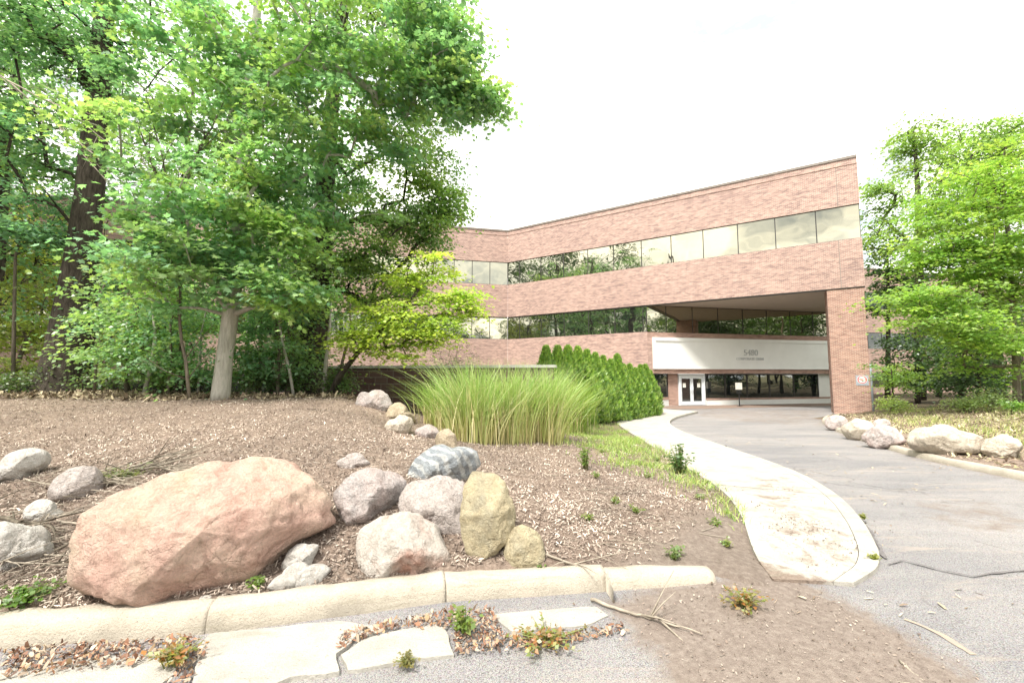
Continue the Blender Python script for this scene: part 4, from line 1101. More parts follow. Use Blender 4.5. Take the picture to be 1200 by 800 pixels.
scatter_flat('leaf_litter', 9000, woodl, 0.05, 0.16, (0.1, 0.5), [(0.22, 0.17, 0.12), (0.33, 0.27, 0.19), (0.12, 0.09, 0.06), (0.42, 0.35, 0.24)], 12, 0.02, 0.6)
def islel(r_, n):
    X = r_.uniform(5, 17, n); Y = r_.uniform(6.5, 22, n); q = np.stack([X, Y], 1); return q[poly_sd(X, Y, isl_poly) > 0.15]
scatter_flat('mulch_chips', 26000, islel, 0.05, 0.14, (0.15, 0.4), [(0.30, 0.22, 0.17), (0.42, 0.34, 0.26), (0.52, 0.45, 0.30), (0.20, 0.15, 0.11), (0.46, 0.42, 0.24)], 15)

def twig(px, lift, r, label, name='twig', mat='twig', branches=0, seed=0, cat='twig', group=None):
    rnd = random.Random(seed); pts = []
    for k, (x, y) in enumerate(px):
        h = hit(x, y, lift if not hasattr(lift, '__len__') else lift[k]); pts.append(h)
    pts = [np.array(p) for p in pts]; full = []
    for a, b in zip(pts[:-1], pts[1:]):
        for i in range(5): full.append(a + (b - a) * i / 5 + np.array([rnd.gauss(0, 1), rnd.gauss(0, 1), abs(rnd.gauss(0, 1))]) * r * 0.5)
    full.append(pts[-1])
    n = len(full); mb = MB(); mb.tube(full, [r * (1 - .7 * i / n) for i in range(n)], 6)
    for b in range(branches):
        i = rnd.randrange(2, n - 2); d = full[i + 1] - full[i]; d /= np.linalg.norm(d) + 1e-9
        a = d + np.array([rnd.gauss(0, .6), rnd.gauss(0, .6), abs(rnd.gauss(0, .3))]); L = rnd.uniform(.12, .4)
        mb.tube([full[i], full[i] + a * L * .5, full[i] + a * L + np.array([0, 0, -.02])], [r * .6, r * .4, r * .15], 5)
    org = full[0]
    o = mb.build(name, M[mat], None, True)
    return tag(o, label, cat, group)
tg = 'dry twigs about the boulders'
twig([(108, 660), (140, 618), (172, 588), (212, 560)], [0.02, .3, .42, .38], 0.009, 'long thin pale stick lying up across the left end of the huge pink boulder', seed=1)
twig([(690, 702), (730, 715), (770, 727), (822, 742)], 0.11, 0.013, 'bent grey twig trailing over the kerb end on to the dirt', branches=4, seed=2)
twig([(640, 650), (668, 660), (690, 664), (705, 690)], 0.03, 0.010, 'grey forked twig draped over the kerb right of the rock pile', branches=5, seed=3)
twig([(0, 607), (40, 615), (75, 622)], 0.08, 0.02, 'dark dead branch lying above the white granite boulder at left', mat='bark_mid', branches=4, seed=4)
twig([(70, 700), (52, 720), (20, 745)], 0.06, 0.008, 'thin straw coloured twig crossing the kerb at the far left', seed=5)
for i in range(80):
    rnd = random.Random(100 + i)
    x = rnd.uniform(-20, 190); y = rnd.uniform(545, 600) if x > 75 else rnd.uniform(548, 700)
    if x > 70 and y > 575 - (x - 80) * .25: y = 560 - (x - 80) * .12
    L = rnd.uniform(30, 80); a = rnd.uniform(-0.5, 0.25)
    twig([(x, y), (x + L * .5, y + L * .5 * math.sin(a)), (x + L, y + L * math.sin(a) * .8)], rnd.uniform(.015, .09), rnd.uniform(.003, .011), 'dry twig tangled with others left of and above the huge pink boulder', mat=rnd.choice(['twig', 'bark_mid', 'twig']), branches=rnd.randint(0, 4), seed=i, group='dry twigs tangled beside the huge pink boulder')
for i in range(40):
    rnd = random.Random(300 + i); x = rnd.uniform(560, 860); y = rnd.uniform(545, 640)
    if x < 640 and y > 550: x += 90
    L = rnd.uniform(18, 60)
    a = rnd.uniform(-.5, .5)
    twig([(x, y), (x + L * .5, y + L * .4 * a), (x + L, y + L * .6 * a)], .012, rnd.uniform(.003, .006), 'thin dry twig scattered on the mulch right of the rock pile', seed=i, branches=rnd.randint(0, 2), group='dry twigs on the mulch right of the rock pile')
twig([(932, 680), (948, 693), (961, 704)], 0.02, 0.014, 'pale split piece of wood lying on the dirt below the curved walk', name='wood_splinter', cat='stick', seed=7)
for i, px in enumerate([[(985, 782), (1030, 796), (1075, 803)], [(1055, 775), (1072, 790), (1085, 800)], [(1060, 780), (1076, 792), (1092, 800)]]):
    twig(px, 0.075 + .01, 0.008, ['pale splinter lying flat along the bottom edge of the dirt', 'left of two short pale splinters at the bottom of the dirt', 'right of two short pale splinters at the bottom of the dirt'][i], name='wood_splinter', cat='stick', seed=20 + i)

# ------------------------------------------------------------------ grass, weeds
def blades(name, roots, hts, wid, lean, cols, seed, parent=None, segs=5, droop=0.6, kind=None, tipcol=None, basecol=None):
    rg_ = np.random.default_rng(seed); n = len(roots)
    a = rg_.uniform(0, 2 * np.pi, n) if np.isscalar(lean) else np.arctan2(lean[:, 1], lean[:, 0]) + rg_.normal(0, .5, n)
    mag = np.abs(rg_.normal(0, lean, n)) if np.isscalar(lean) else np.linalg.norm(lean, axis=1) * rg_.uniform(.6, 1.3, n)
    dirx = np.stack([np.cos(a), np.sin(a), np.zeros(n)], 1)
    fa = rg_.uniform(0, 2 * np.pi, n); side = np.stack([np.cos(fa), np.sin(fa), np.zeros(n)], 1)
    t = np.linspace(0, 1, segs + 1)
    V = []
    for k, tt in enumerate(t):
        hor = mag * (0.35 * tt + (0.65 + droop) * tt ** 2.6)
        ver = tt - droop * 0.30 * mag * tt ** 3
        c = roots + dirx * (hor * hts)[:, None] + np.array([0, 0, 1.0]) * (ver * hts)[:, None]
        w = wid * (1 - tt ** 1.6) * (0.6 + .4 * min(1, tt * 4)) + wid * 0.05
        V += [c - side * (w if np.isscalar(w) else w[:, None]) * .5, c + side * (w if np.isscalar(w) else w[:, None]) * .5]
    V = np.stack(V, 1)
    k2 = 2 * (segs + 1)
    i = np.arange(n)[:, None] * k2
    Fc = np.concatenate([i + np.array([[2 * k, 2 * k + 1, 2 * k + 3, 2 * k + 2]]) for k in range(segs)])
    cols = np.array(cols); cc = cols[rg_.integers(0, len(cols), n)] * rg_.uniform(.8, 1.2, (n, 1))
    CC = np.repeat(cc[:, None], k2, 1)
    if basecol is not None:
        tv = np.repeat(t, 2)[None, :, None]; wgt = np.clip(1.15 - tv / 0.6, 0, 1) * rg_.uniform(.3, 1, (n, 1, 1))
        CC = CC * (1 - wgt) + np.array(basecol) * wgt
    return np_mesh(name, V.reshape(-1, 3), Fc, CC.reshape(-1, 3))
lime = [(0.29, 0.44, 0.11), (0.36, 0.50, 0.15), (0.21, 0.37, 0.09), (0.48, 0.54, 0.26)]
straw = (0.62, 0.54, 0.30)
def clump(label, px, spread, hh, n, seed, cols, lean_bias=0.0, wid=0.017, base=straw):
    b = hit(*px); rg_ = np.random.default_rng(seed)
    q = rg_.normal(0, 1, (n, 2)) * np.array(spread) * .5
    roots = np.stack([b[0] + q[:, 0], b[1] + .35 + q[:, 1], np.zeros(n)], 1); roots[:, 2] = terrain(roots[:, 0], roots[:, 1]) - 0.02
    lean = q / np.array(spread) * 0.26 + rg_.normal(0, .14, (n, 2)); lean[:, 0] += lean_bias
    ht = hh * rg_.uniform(.62, 1.12, n)
    e = empty('ornamental_grass', b, label, 'grass clump', 'tall ornamental grasses by the wall')
    me = blades('blades', roots, ht, wid, lean, cols, seed, segs=6, basecol=base)
    link('blades', me, M['blade'], e)
    m2 = n // 3
    rr = roots[rg_.integers(0, n, m2)] + np.append(rg_.normal(0, .06, (m2, 2)), np.zeros((m2, 1)), 1)
    me = blades('stalks', rr, hh * rg_.uniform(.5, .85, m2), .016, rg_.normal(0, .06, (m2, 2)), [(0.66, 0.57, 0.32), (0.58, 0.52, 0.28), (0.7, 0.65, 0.42)], seed + 1, segs=3)
    link('stalks', me, M['blade'], e)
    m3 = n // 9
    rr = roots[rg_.integers(0, n, m3)]
    me = blades('dead_blades', rr, hh * rg_.uniform(.4, .95, m3), .011, rg_.normal(0, .38, (m3, 2)), [(0.56, 0.47, 0.28), (0.42, 0.34, 0.2), (0.62, 0.55, 0.36)], seed + 2, segs=5, droop=1.3)
    link('dead_blades', me, M['blade'], e)
clump('low bright lime clump of tall grass at the left end by the stones', (514, 500), (0.30, .4), 0.95, 700, 1, [(0.20, 0.36, 0.06), (0.28, 0.43, 0.08), (0.33, 0.46, 0.12)], -.10)
clump('tall arching grass clump with straw stems left of centre', (551, 519), (0.36, .4), 1.48, 900, 2, lime, -.08)
clump('tall upright grass clump with straw stems in the centre', (598, 521), (0.38, .4), 1.55, 950, 3, lime, 0)
clump('tall grass clump with many straw stems right of centre', (641, 519), (0.34, .4), 1.55, 900, 4, lime, .08)
clump('dense darker green grass clump leaning over at the right end', (668, 508), (0.4, .5), 1.5, 1200, 5, [(0.17, 0.29, 0.05), (0.24, 0.36, 0.06), (0.33, 0.43, 0.09)], .05, base=(0.2, .27, .06))
# lawn weeds beside the walk
def lawn(rg_, n, pts, soft=.6, xr=(-1, 9), yr=(4, 17)):
    q = np.stack([rg_.uniform(*xr, n), rg_.uniform(*yr, n)], 1)
    w = in_px_poly(q[:, 0], q[:, 1], pts, soft) * np.clip((0.6 * vnoise(q[:, 0], q[:, 1], 1.7, 6) + .4 * vnoise(q[:, 0], q[:, 1], 5, 7)) * 3.2 - 1.25, 0, 1)
    q = q[(w > rg_.uniform(0.05, 1, n)) & (poly_sd(q[:, 0], q[:, 1], bed_poly) > 0.03)]
    return q
LAWN = [(676, 505), (728, 498), (800, 545), (850, 575), (878, 612), (858, 614), (812, 584), (752, 572), (684, 556), (664, 535)]
rg0 = np.random.default_rng(77)
q = lawn(rg0, 120000, LAWN, 1.2)
roots = np.stack([q[:, 0], q[:, 1], terrain(q[:, 0], q[:, 1])], 1)
me = blades('lawn_weeds', roots, rg0.uniform(.03, .14, len(q)), .014, 0.6, [(0.29, 0.42, 0.11), (0.36, 0.47, 0.13), (0.46, 0.48, 0.2), (0.22, 0.35, 0.09)], 3, segs=2)
tag(link('lawn_weeds', me, M['blade']), kind='stuff')
def islg(n, sd):
    r_ = np.random.default_rng(sd); X = r_.uniform(7, 20, n); Y = r_.uniform(8, 24, n)
    w = np.clip(vnoise(X, Y, .8, 4) * 1.8 - .5, 0, 1) * np.clip((poly_sd(X, Y, isl_poly) - 1.2) / 1.2, 0, 1)
    k_ = w > r_.uniform(0.05, 1, n); return np.stack([X[k_], Y[k_], terrain(X[k_], Y[k_])], 1), r_
roots, r_ = islg(30000, 5)
me = blades('dry_grass', roots, r_.uniform(.06, .22, len(roots)), .018, 0.5, [(0.36, 0.40, 0.14), (0.45, 0.44, 0.20), (0.26, 0.36, 0.09), (0.5, 0.47, 0.26)], 4, segs=2)
tag(link('dry_grass', me, M['blade']), kind='stuff')

# leaves -------------------------------------------------------------
KITE = np.array([(0, 0, 0), (0.34, 0.42, 0.07), (0, 1, -0.06), (-0.34, 0.42, 0.07)], float)
MAPLE = np.array([(0, 0, 0), (.22, .10, .02), (.50, .20, .05), (.30, .42, .02), (.46, .72, .02), (.14, .62, 0), (0, 1.0, -.08), (-.14, .62, 0), (-.46, .72, .02), (-.30, .42, .02), (-.50, .20, .05), (-.22, .10, .02)], float)
def leaf_mesh(name, pos, outdir, size, cols, rg_, tmpl=KITE, tilt=0.55, droop=0.35):
    n = len(pos)
    a = np.arctan2(outdir[:, 1], outdir[:, 0]) + rg_.normal(0, .9, n)
    dz = -droop + rg_.normal(0, .35, n)
    y = np.stack([np.cos(a), np.sin(a), dz], 1); y /= np.linalg.norm(y, axis=1, keepdims=True)
    up = np.stack([rg_.normal(0, tilt, n), rg_.normal(0, tilt, n), np.ones(n)], 1)
    x = np.cross(y, up); x /= np.linalg.norm(x, axis=1, keepdims=True); z = np.cross(x, y)
    s = size * rg_.uniform(.65, 1.25, n)
    k_ = len(tmpl)
    V = pos[:, None] + s[:, None, None] * (tmpl[None, :, 0:1] * x[:, None] + tmpl[None, :, 1:2] * y[:, None] + tmpl[None, :, 2:3] * z[:, None])
    Fc = np.arange(n)[:, None] * k_ + np.arange(k_)[None]
    return np_mesh(name, V.reshape(-1, 3), Fc, np.repeat(cols, k_, 0))

def branch_net(rg_, trunk, attr, r_tip, sag=0.05, up=0.25, wander=.07):
    """connect attractor points to a skeleton; returns list of (polyline, radii)"""
    nodes = [np.array(p[:3], float) for p in trunk]; parent = [-1] + list(range(len(trunk) - 1)); tr = [p[3] for p in trunk]
    nt0 = len(trunk)
    order = np.argsort([min(np.linalg.norm(a - n_) for n_ in nodes) for a in attr])
    ends = {}
    lvl = [0.0] * len(nodes)
    for oi in order:
        a = attr[oi]; N = np.array(nodes)
        d = np.linalg.norm(N - a, axis=1)
        rise = (a[2] - N[:, 2]); hor = np.hypot(N[:, 0] - a[0], N[:, 1] - a[1])
        cost = d + np.where(rise < 0.25 * hor, (0.25 * hor - rise) * 0.9, 0) 
        cost[0] += 3
        k_ = int(np.argmin(cost)); s = nodes[k_]; L = np.linalg.norm(a - s)
        m = max(2, int(L / 0.45)); prev = k_
        for i in range(1, m + 1):
            t = i / m
            p = s + (a - s) * t; p = p + np.array([0, 0, 1]) * (up * L * 0.45 * math.sin(math.pi * t) * (1 - t * .4)) + rg_.normal(0, wander, 3) * L * .35 * math.sin(math.pi * t)
            nodes.append(p); parent.append(prev); prev = len(nodes) - 1
        ends[oi] = prev
    cnt = np.zeros(len(nodes))
    for e in ends.values(): cnt[e] += 1
    for i in range(len(nodes) - 1, 0, -1): cnt[parent[i]] += cnt[i]
    rad = r_tip * np.maximum(cnt, 1) ** 0.5
    for i in range(nt0): rad[i] = tr[i]
    # polylines
    kids = {}
    for i in range(1, len(nodes)): kids.setdefault(parent[i], []).append(i)
    lines = []; stack = [(0, None)]
    def follow(i, pre):
        line = [pre] if pre is not None else []
        line.append(i)
        while i in kids:
            ks = sorted(kids[i], key=lambda c_: (c_ < nt0, cnt[c_]), reverse=True)
            for c_ in ks[1:]: stack.append((c_, i))
            i = ks[0]; line.append(i)
        lines.append(line)
    while stack:
        i, pre = stack.pop(); follow(i, pre)
    res = []
    for ln in lines:
        rr = [rad[i] for i in ln]
        if ln[0] < nt0 and (len(ln) < 2 or ln[1] >= nt0): rr[0] = min(rr[0], rr[1] * 1.5)
        else: rr[0] = min(rr[0], max(rr[1] * 1.6, rr[1])) if ln[0] != 0 else rr[0]
        res.append(([nodes[i] for i in ln], rr))
    return res, [nodes[ends[i]] for i in range(len(attr))]

def ell(rg_, c, r, n, shell=0.5):
    d = rg_.normal(0, 1, (n, 3)); d /= np.linalg.norm(d, axis=1, keepdims=True)
    return np.array(c) + d * np.array(r) * (rg_.uniform(0, 1, (n, 1)) ** shell)
def tree(name, label, trunk, crowns, leaf, per, cols, seed, bark='bark_dark', cl=(0.75, 0.32), tmpl=KITE, r_tip=0.012, cat='tree', group=None, tilt=.55, droop=.3, sides=8, bare=None, shell=.5, up=.25, var=.22, mat='leaf'):
    """trunk: (x,y,z,r) list; crowns: (centre, radii, clumps)"""
    rg_ = np.random.default_rng(seed)
    at = np.concatenate([ell(rg_, c, r, n, shell) for c, r, n in crowns])
    at = at[at[:, 2] > trunk[0][2] + 0.3]
    lines, ends = branch_net(rg_, trunk, list(at), r_tip, up=up)
    b0 = np.array(trunk[0][:3]); e = empty(name, b0, label, cat, group)
    mb = MB()
    for pts, rr in lines:
        big = max(rr) > 0.12
        if big and bark:
            pts2, r2 = [], []
            for i in range(len(pts) - 1):
                for k_ in range(3):
                    pts2.append(pts[i] + (pts[i + 1] - pts[i]) * k_ / 3); r2.append(rr[i] + (rr[i + 1] - rr[i]) * k_ / 3)
            pts2.append(pts[-1]); r2.append(rr[-1]); mb.tube(pts2, r2, 14)
        else: mb.tube(pts, rr, 5 if max(rr) < .04 else sides)
    tr = mb.build('trunk', M[bark], e, True)
    pos = []; od = []; cc = []
    cols = np.array(cols); center = at.mean(0)
    for en in ends:
        n = int(per * rg_.uniform(.6, 1.4))
        R_ = cl[0] * rg_.uniform(.7, 1.25)
        g_ = rg_.normal(0, .5, (n, 3)) * np.array([R_, R_, R_ * cl[1]])
        hr = np.hypot(g_[:, 0], g_[:, 1]); g_[:, 2] -= hr * hr / R_ * .22
        ph = rg_.uniform(0, 2 * np.pi); tl = rg_.normal(0, .22, 2)
        g_[:, 2] += g_[:, 0] * tl[0] + g_[:, 1] * tl[1]
        pos.append(en + g_); od.append(g_ + (en - center) * .25)
        base = cols[rg_.integers(0, len(cols))] * rg_.uniform(1 - var, 1 + var)
        cc.append(base[None] * rg_.uniform(.75, 1.25, (n, 1)) * rg_.uniform(.92, 1.08, (n, 3)))
    pos = np.concatenate(pos); od = np.concatenate(od); cc = np.concatenate(cc)
    link('crown', leaf_mesh('crown', pos, od, leaf, cc, rg_, tmpl, tilt, droop), M[mat], e)
    return e
def tp(x, y, D): return at_depth(x, y, D)
def tr_px(pts, D, wpx):
    """trunk from pixels at depth D; D may be a list"""
    o = []
    for i, ((x, y), w) in enumerate(zip(pts, wpx)):
        d = D[i] if hasattr(D, '__len__') else D
        p = tp(x, y, d); o.append((p[0], p[1], p[2], w * d / F / 2))
    o[0] = (o[0][0], o[0][1], tz(o[0][0], o[0][1]) - .1, o[0][3] * 1.12)
    return o
def cr(x, y, D, rx, ry, n, depth=None):
    c = tp(x, y, D); k_ = D / F
    return (c, (rx * k_, (depth if depth else rx * k_ * .8), ry * k_), n)
G_MAPLE = [(0.25, 0.40, 0.17), (0.21, 0.38, 0.20), (0.31, 0.45, 0.17), (0.20, 0.37, 0.22)]
G_DARK = [(0.13, 0.25, 0.09), (0.17, 0.29, 0.09), (0.11, 0.21, 0.085)]
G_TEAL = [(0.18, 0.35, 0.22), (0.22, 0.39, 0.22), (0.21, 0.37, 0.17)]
G_LIME = [(0.41, 0.52, 0.10), (0.48, 0.58, 0.13), (0.34, 0.47, 0.09)]
G_BRIGHT = [(0.26, 0.41, 0.09), (0.33, 0.47, 0.11), (0.21, 0.36, 0.09)]
G_YEL = [(0.40, 0.46, 0.13), (0.33, 0.41, 0.11)]
tw = 'trees on the mulch mound'
# pale trunked maple in front
tree('maple_tree', 'broad maple with a pale smooth trunk at the edge of the mulch mound', tr_px([(258, 468), (263, 420), (270, 370), (276, 320), (280, 250), (286, 160), (296, 60), (310, -60), (330, -190)], 9.5, [18.5, 17, 17, 17, 15, 12, 10, 7, 4]),
     [cr(300, 60, 9.6, 190, 110, 62), cr(290, 200, 9.4, 190, 90, 52), cr(430, 110, 9.8, 110, 95, 36), cr(505, 50, 9.8, 62, 75, 36), cr(548, 112, 9.8, 30, 22, 22), cr(515, 105, 9.8, 36, 28, 12), cr(205, 310, 9.0, 100, 60, 24), cr(280, 290, 8.6, 90, 45, 20), cr(330, 325, 9.0, 80, 38, 18), cr(300, -120, 9.6, 220, 130, 30), cr(280, 230, 8.6, 120, 60, 24), cr(290, 120, 8.7, 110, 60, 18)],
     0.118, 150, G_MAPLE, 21, 'bark_light', (0.60, .24), MAPLE, 0.011, group=tw)
# huge dark trunk at left
tree('dark_trunk_tree', 'very thick dark trunked tree leaning right, leftmost on the mound', tr_px([(72, 468), (76, 445), (82, 410), (90, 350), (98, 290), (106, 220), (114, 120), (122, 20), (130, -90)], 12.0, [58, 50, 44, 37, 31, 27, 24, 20, 15]),
     [cr(100, 60, 12.0, 170, 110, 50), cr(40, 180, 11.5, 100, 70, 26), cr(20, 20, 11, 110, 90, 28), cr(130, -110, 12, 230, 120, 30), cr(40, 270, 11.8, 70, 40, 16)],
     0.125, 160, G_TEAL, 22, 'bark_dark', (0.8, .22), KITE, 0.013, group=tw)
# dark tree right of the maple
tree('dark_crown_tree', 'dark trunked tree behind the small lime tree, its dense crown against the sky', tr_px([(360, 468), (366, 420), (372, 350), (378, 270), (384, 180), (392, 90), (405, 0), (420, -90)], 12.4, [40, 34, 28, 24, 19, 15, 11, 7]),
     [cr(450, 250, 12.5, 75, 80, 42), cr(440, 325, 12.5, 62, 42, 24), cr(495, 205, 12.6, 40, 45, 20), cr(505, 270, 12.4, 30, 36, 14), cr(480, 120, 12.6, 70, 70, 22), cr(515, 235, 12.6, 26, 30, 12), cr(400, 330, 12.3, 85, 60, 20), cr(430, 0, 12.4, 130, 100, 40), cr(510, 25, 12.6, 55, 40, 16)],
     0.115, 150, [(0.18, 0.30, 0.10), (0.22, 0.35, 0.105), (0.15, 0.26, 0.11), (0.28, 0.39, 0.11)], 23, 'bark_dark', (0.70, .28), KITE, 0.012, group=tw)
# lime green small tree
e_ = tr_px([(384, 462), (398, 440), (420, 412), (445, 388), (470, 365), (490, 340)], [10.6, 10.5, 10.4, 10.2, 10.0, 9.9], [9, 8, 6, 5, 4, 3])
tree('small_lime_tree', 'small leaning tree with layered lime green leaves left of the tall grass', e_,
     [cr(465, 375, 10.2, 70, 42, 36), cr(500, 320, 10.2, 42, 30, 16), cr(520, 385, 10.0, 36, 30, 14), cr(430, 400, 10.2, 48, 26, 14), cr(540, 355, 10.0, 26, 16, 8), cr(530, 345, 10.0, 30, 14, 8), cr(470, 418, 9.9, 22, 8, 3)],
     0.08, 120, G_LIME, 24, 'bark_dark', (0.50, .13), MAPLE, 0.008, up=.10, tilt=.28, group=tw)
# understory
und = 'saplings under the trees on the mound'
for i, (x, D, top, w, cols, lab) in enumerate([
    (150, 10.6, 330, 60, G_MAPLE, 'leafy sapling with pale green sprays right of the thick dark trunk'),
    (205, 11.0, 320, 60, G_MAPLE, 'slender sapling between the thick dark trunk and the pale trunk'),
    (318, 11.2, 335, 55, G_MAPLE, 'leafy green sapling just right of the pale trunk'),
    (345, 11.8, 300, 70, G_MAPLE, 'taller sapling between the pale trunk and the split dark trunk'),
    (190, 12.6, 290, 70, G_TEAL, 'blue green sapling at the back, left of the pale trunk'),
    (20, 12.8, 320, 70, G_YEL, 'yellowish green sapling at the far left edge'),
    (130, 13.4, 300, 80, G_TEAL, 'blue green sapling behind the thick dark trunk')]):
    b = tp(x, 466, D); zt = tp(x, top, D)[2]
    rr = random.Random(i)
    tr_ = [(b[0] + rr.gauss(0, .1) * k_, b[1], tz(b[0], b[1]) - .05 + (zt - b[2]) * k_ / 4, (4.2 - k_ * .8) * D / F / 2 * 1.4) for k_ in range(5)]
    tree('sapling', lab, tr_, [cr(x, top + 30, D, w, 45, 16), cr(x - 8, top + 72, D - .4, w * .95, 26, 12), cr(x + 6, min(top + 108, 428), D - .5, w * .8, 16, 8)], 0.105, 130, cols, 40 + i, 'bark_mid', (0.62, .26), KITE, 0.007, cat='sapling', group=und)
# thin bare stems in the shade and a leafless sapling
for i, (x, D, y1, lean, w) in enumerate([(168, 10.2, 395, 14, 5), (196, 10.4, 380, 4, 3.5), (213, 10.6, 375, -4, 3), (232, 10.8, 390, 4, 3), (325, 10.6, 370, 4, 4), (338, 11, 380, 2, 5), (345, 10.4, 400, -14, 3.5), (305, 11.4, 360, 2, 4), (110, 11, 350, 6, 3), (380, 11.0, 390, 6, 5), (393, 10.8, 385, 18, 4), (120, 12, 330, -3, 4), (290, 11.8, 350, 4, 5), (15, 11.6, 300, 3, 4)]):
    b = tp(x, 466, D); z0 = tz(b[0], b[1]); t_ = tp(x + lean, y1, D)
    mb = MB(); rr = random.Random(i)
    mb.tube([(b[0], b[1], z0 - .05), (b[0] + (t_[0] - b[0]) * .5 + rr.gauss(0, .04), b[1], z0 + (t_[2] - z0) * .5), tuple(t_), (t_[0] + rr.gauss(0, .1), t_[1], t_[2] + .8)], [w * D / F / 2, w * D / F / 2 * .9, w * D / F / 2 * .7, .01], 7)
    tag(mb.build('bare_sapling', M['bark_mid' if i % 3 else 'bark_light'], None, True), 'thin leafless young trunk standing in the shade among the saplings', 'tree stem', 'thin bare stems in the shade on the mound')
def bare(label, base, limbs, D, w, seed, name='bare_sapling', mat='bark_mid'):
    rr = random.Random(seed); mb = MB()
    b = tp(*base, D)
    for ln in limbs:
        pts = [tp(x, y, D + rr.uniform(-.1, .1)) for x, y in ln]
        full = []
        for a_, b_ in zip(pts[:-1], pts[1:]):
            for i in range(4): full.append(a_ + (b_ - a_) * i / 4 + np.array([rr.gauss(0, .015), 0, rr.gauss(0, .015)]))
        full.append(pts[-1]); n = len(full)
        mb.tube(full, [w * (1 - .8 * i / n) for i in range(n)], 6)
        for k_ in range(9):
            i = rr.randrange(1, n - 1); d = full[min(i + 1, n - 1)] - full[i - 1]; d /= np.linalg.norm(d)
            dv = d + np.array([rr.gauss(0, .7), rr.gauss(0, .6), rr.gauss(.1, .5)]); L = rr.uniform(.3, .9)
            mid_ = full[i] + dv * L * .5
            mb.tube([full[i], mid_, mid_ + (dv + np.array([rr.gauss(0, .3), 0, rr.gauss(0.1, .3)])) * L * .5], [w * .35, w * .22, .003], 5)
            mb.tube([mid_, mid_ + (dv + np.array([rr.gauss(0, .8), rr.gauss(0, .5), rr.gauss(.1, .5)])) * L * .45], [w * .2, .003], 4)
    return tag(mb.build(name, M[mat], None, True), label, 'bare tree')
z_b = hit(215, 466)
bare('leafless grey sapling with fine twigs between the thick dark trunk and the maple', (215, 466), [[(222, 466), (212, 380), (206, 245), (190, 185), (170, 110)], [(206, 245), (180, 200), (160, 140)], [(206, 250), (232, 180), (262, 120)]], 9.1, .035, 3)
dl = bare('long grey dead branch hanging diagonally in the upper left crowns', (0, 90), [[(-40, 60), (10, 95), (70, 150), (120, 205), (185, 258)], [(10, 95), (80, 130), (150, 185)], [(70, 150), (110, 180), (170, 240)]], 8.8, .02, 8, 'dead_branch', 'twig')
# shrubs low in the shade
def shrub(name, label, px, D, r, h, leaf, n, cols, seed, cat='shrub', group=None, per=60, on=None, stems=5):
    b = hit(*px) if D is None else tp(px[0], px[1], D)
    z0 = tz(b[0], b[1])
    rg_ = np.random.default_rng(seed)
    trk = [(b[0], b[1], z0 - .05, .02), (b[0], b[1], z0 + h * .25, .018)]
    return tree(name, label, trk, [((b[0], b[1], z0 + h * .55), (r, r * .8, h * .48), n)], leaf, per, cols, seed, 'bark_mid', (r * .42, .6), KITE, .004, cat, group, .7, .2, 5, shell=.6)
for i, (x, D, r, h) in enumerate([(20, 11.3, 1.0, .8), (130, 11.6, .9, .8), (190, 11.2, .8, .7), (235, 11.4, .8, .9), (300, 11.0, .7, .9), (325, 10.9, .6, .7), (395, 10.8, .6, .9), (345, 11.9, .9, 1.3), (280, 12.2, 1.0, 1.4)]):
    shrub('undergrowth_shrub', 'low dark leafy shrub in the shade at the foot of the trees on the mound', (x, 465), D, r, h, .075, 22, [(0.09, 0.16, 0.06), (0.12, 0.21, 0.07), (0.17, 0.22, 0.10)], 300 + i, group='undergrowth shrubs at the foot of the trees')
shrub('grey_shrub', 'clipped grey green shrub behind the retaining wall', (527, 425), 15.2, 1.05, 2.55, .05, 60, [(0.13, 0.155, 0.09), (0.10, 0.125, 0.07), (0.16, 0.18, 0.11)], 320, per=90)

# background trees
bgk = 'background trees behind the mound'
for i, (x, D, zt, rx, cols, lab) in enumerate([
    (-60, 20, 12, 4.5, G_YEL, 'yellow green sunlit tree far back at the left edge'),
    (70, 22, 11, 4.0, G_YEL, 'yellow green tree seen between the left edge and the thick dark trunk'),
    (-20, 16, 18, 4.4, G_TEAL, 'tall blue green tree high at the left edge'),
    (200, 21, 19, 4.5, G_MAPLE, 'mid green tree far back left of the pale trunk'),
    (340, 20, 17, 4.0, G_TEAL, 'blue green tree far back right of the pale trunk'),
    (-230, 13, 19, 5, G_MAPLE, 'tall green tree just outside the left edge'), (-420, 10, 19, 5, G_MAPLE, 'tall green tree well outside the left edge')]):
    b = tp(x, 455, D); z0 = tz(b[0], b[1]); h = zt - z0
    tree('background_tree', lab, [(b[0], b[1], z0 - .1, .26), (b[0] + .1, b[1], z0 + h * .3, .2), (b[0], b[1], z0 + h * .6, .13), (b[0] + .2, b[1], z0 + h * .9, .05)],
         [((b[0], b[1], z0 + h * .62), (rx, rx, h * .36), 75), ((b[0], b[1] - .5, z0 + h * .3), (rx * .8, rx * .8, h * .16), 18)], .22, 65, cols, 60 + i, 'bark_dark', (1.15, .35), KITE, .016, group=bgk)
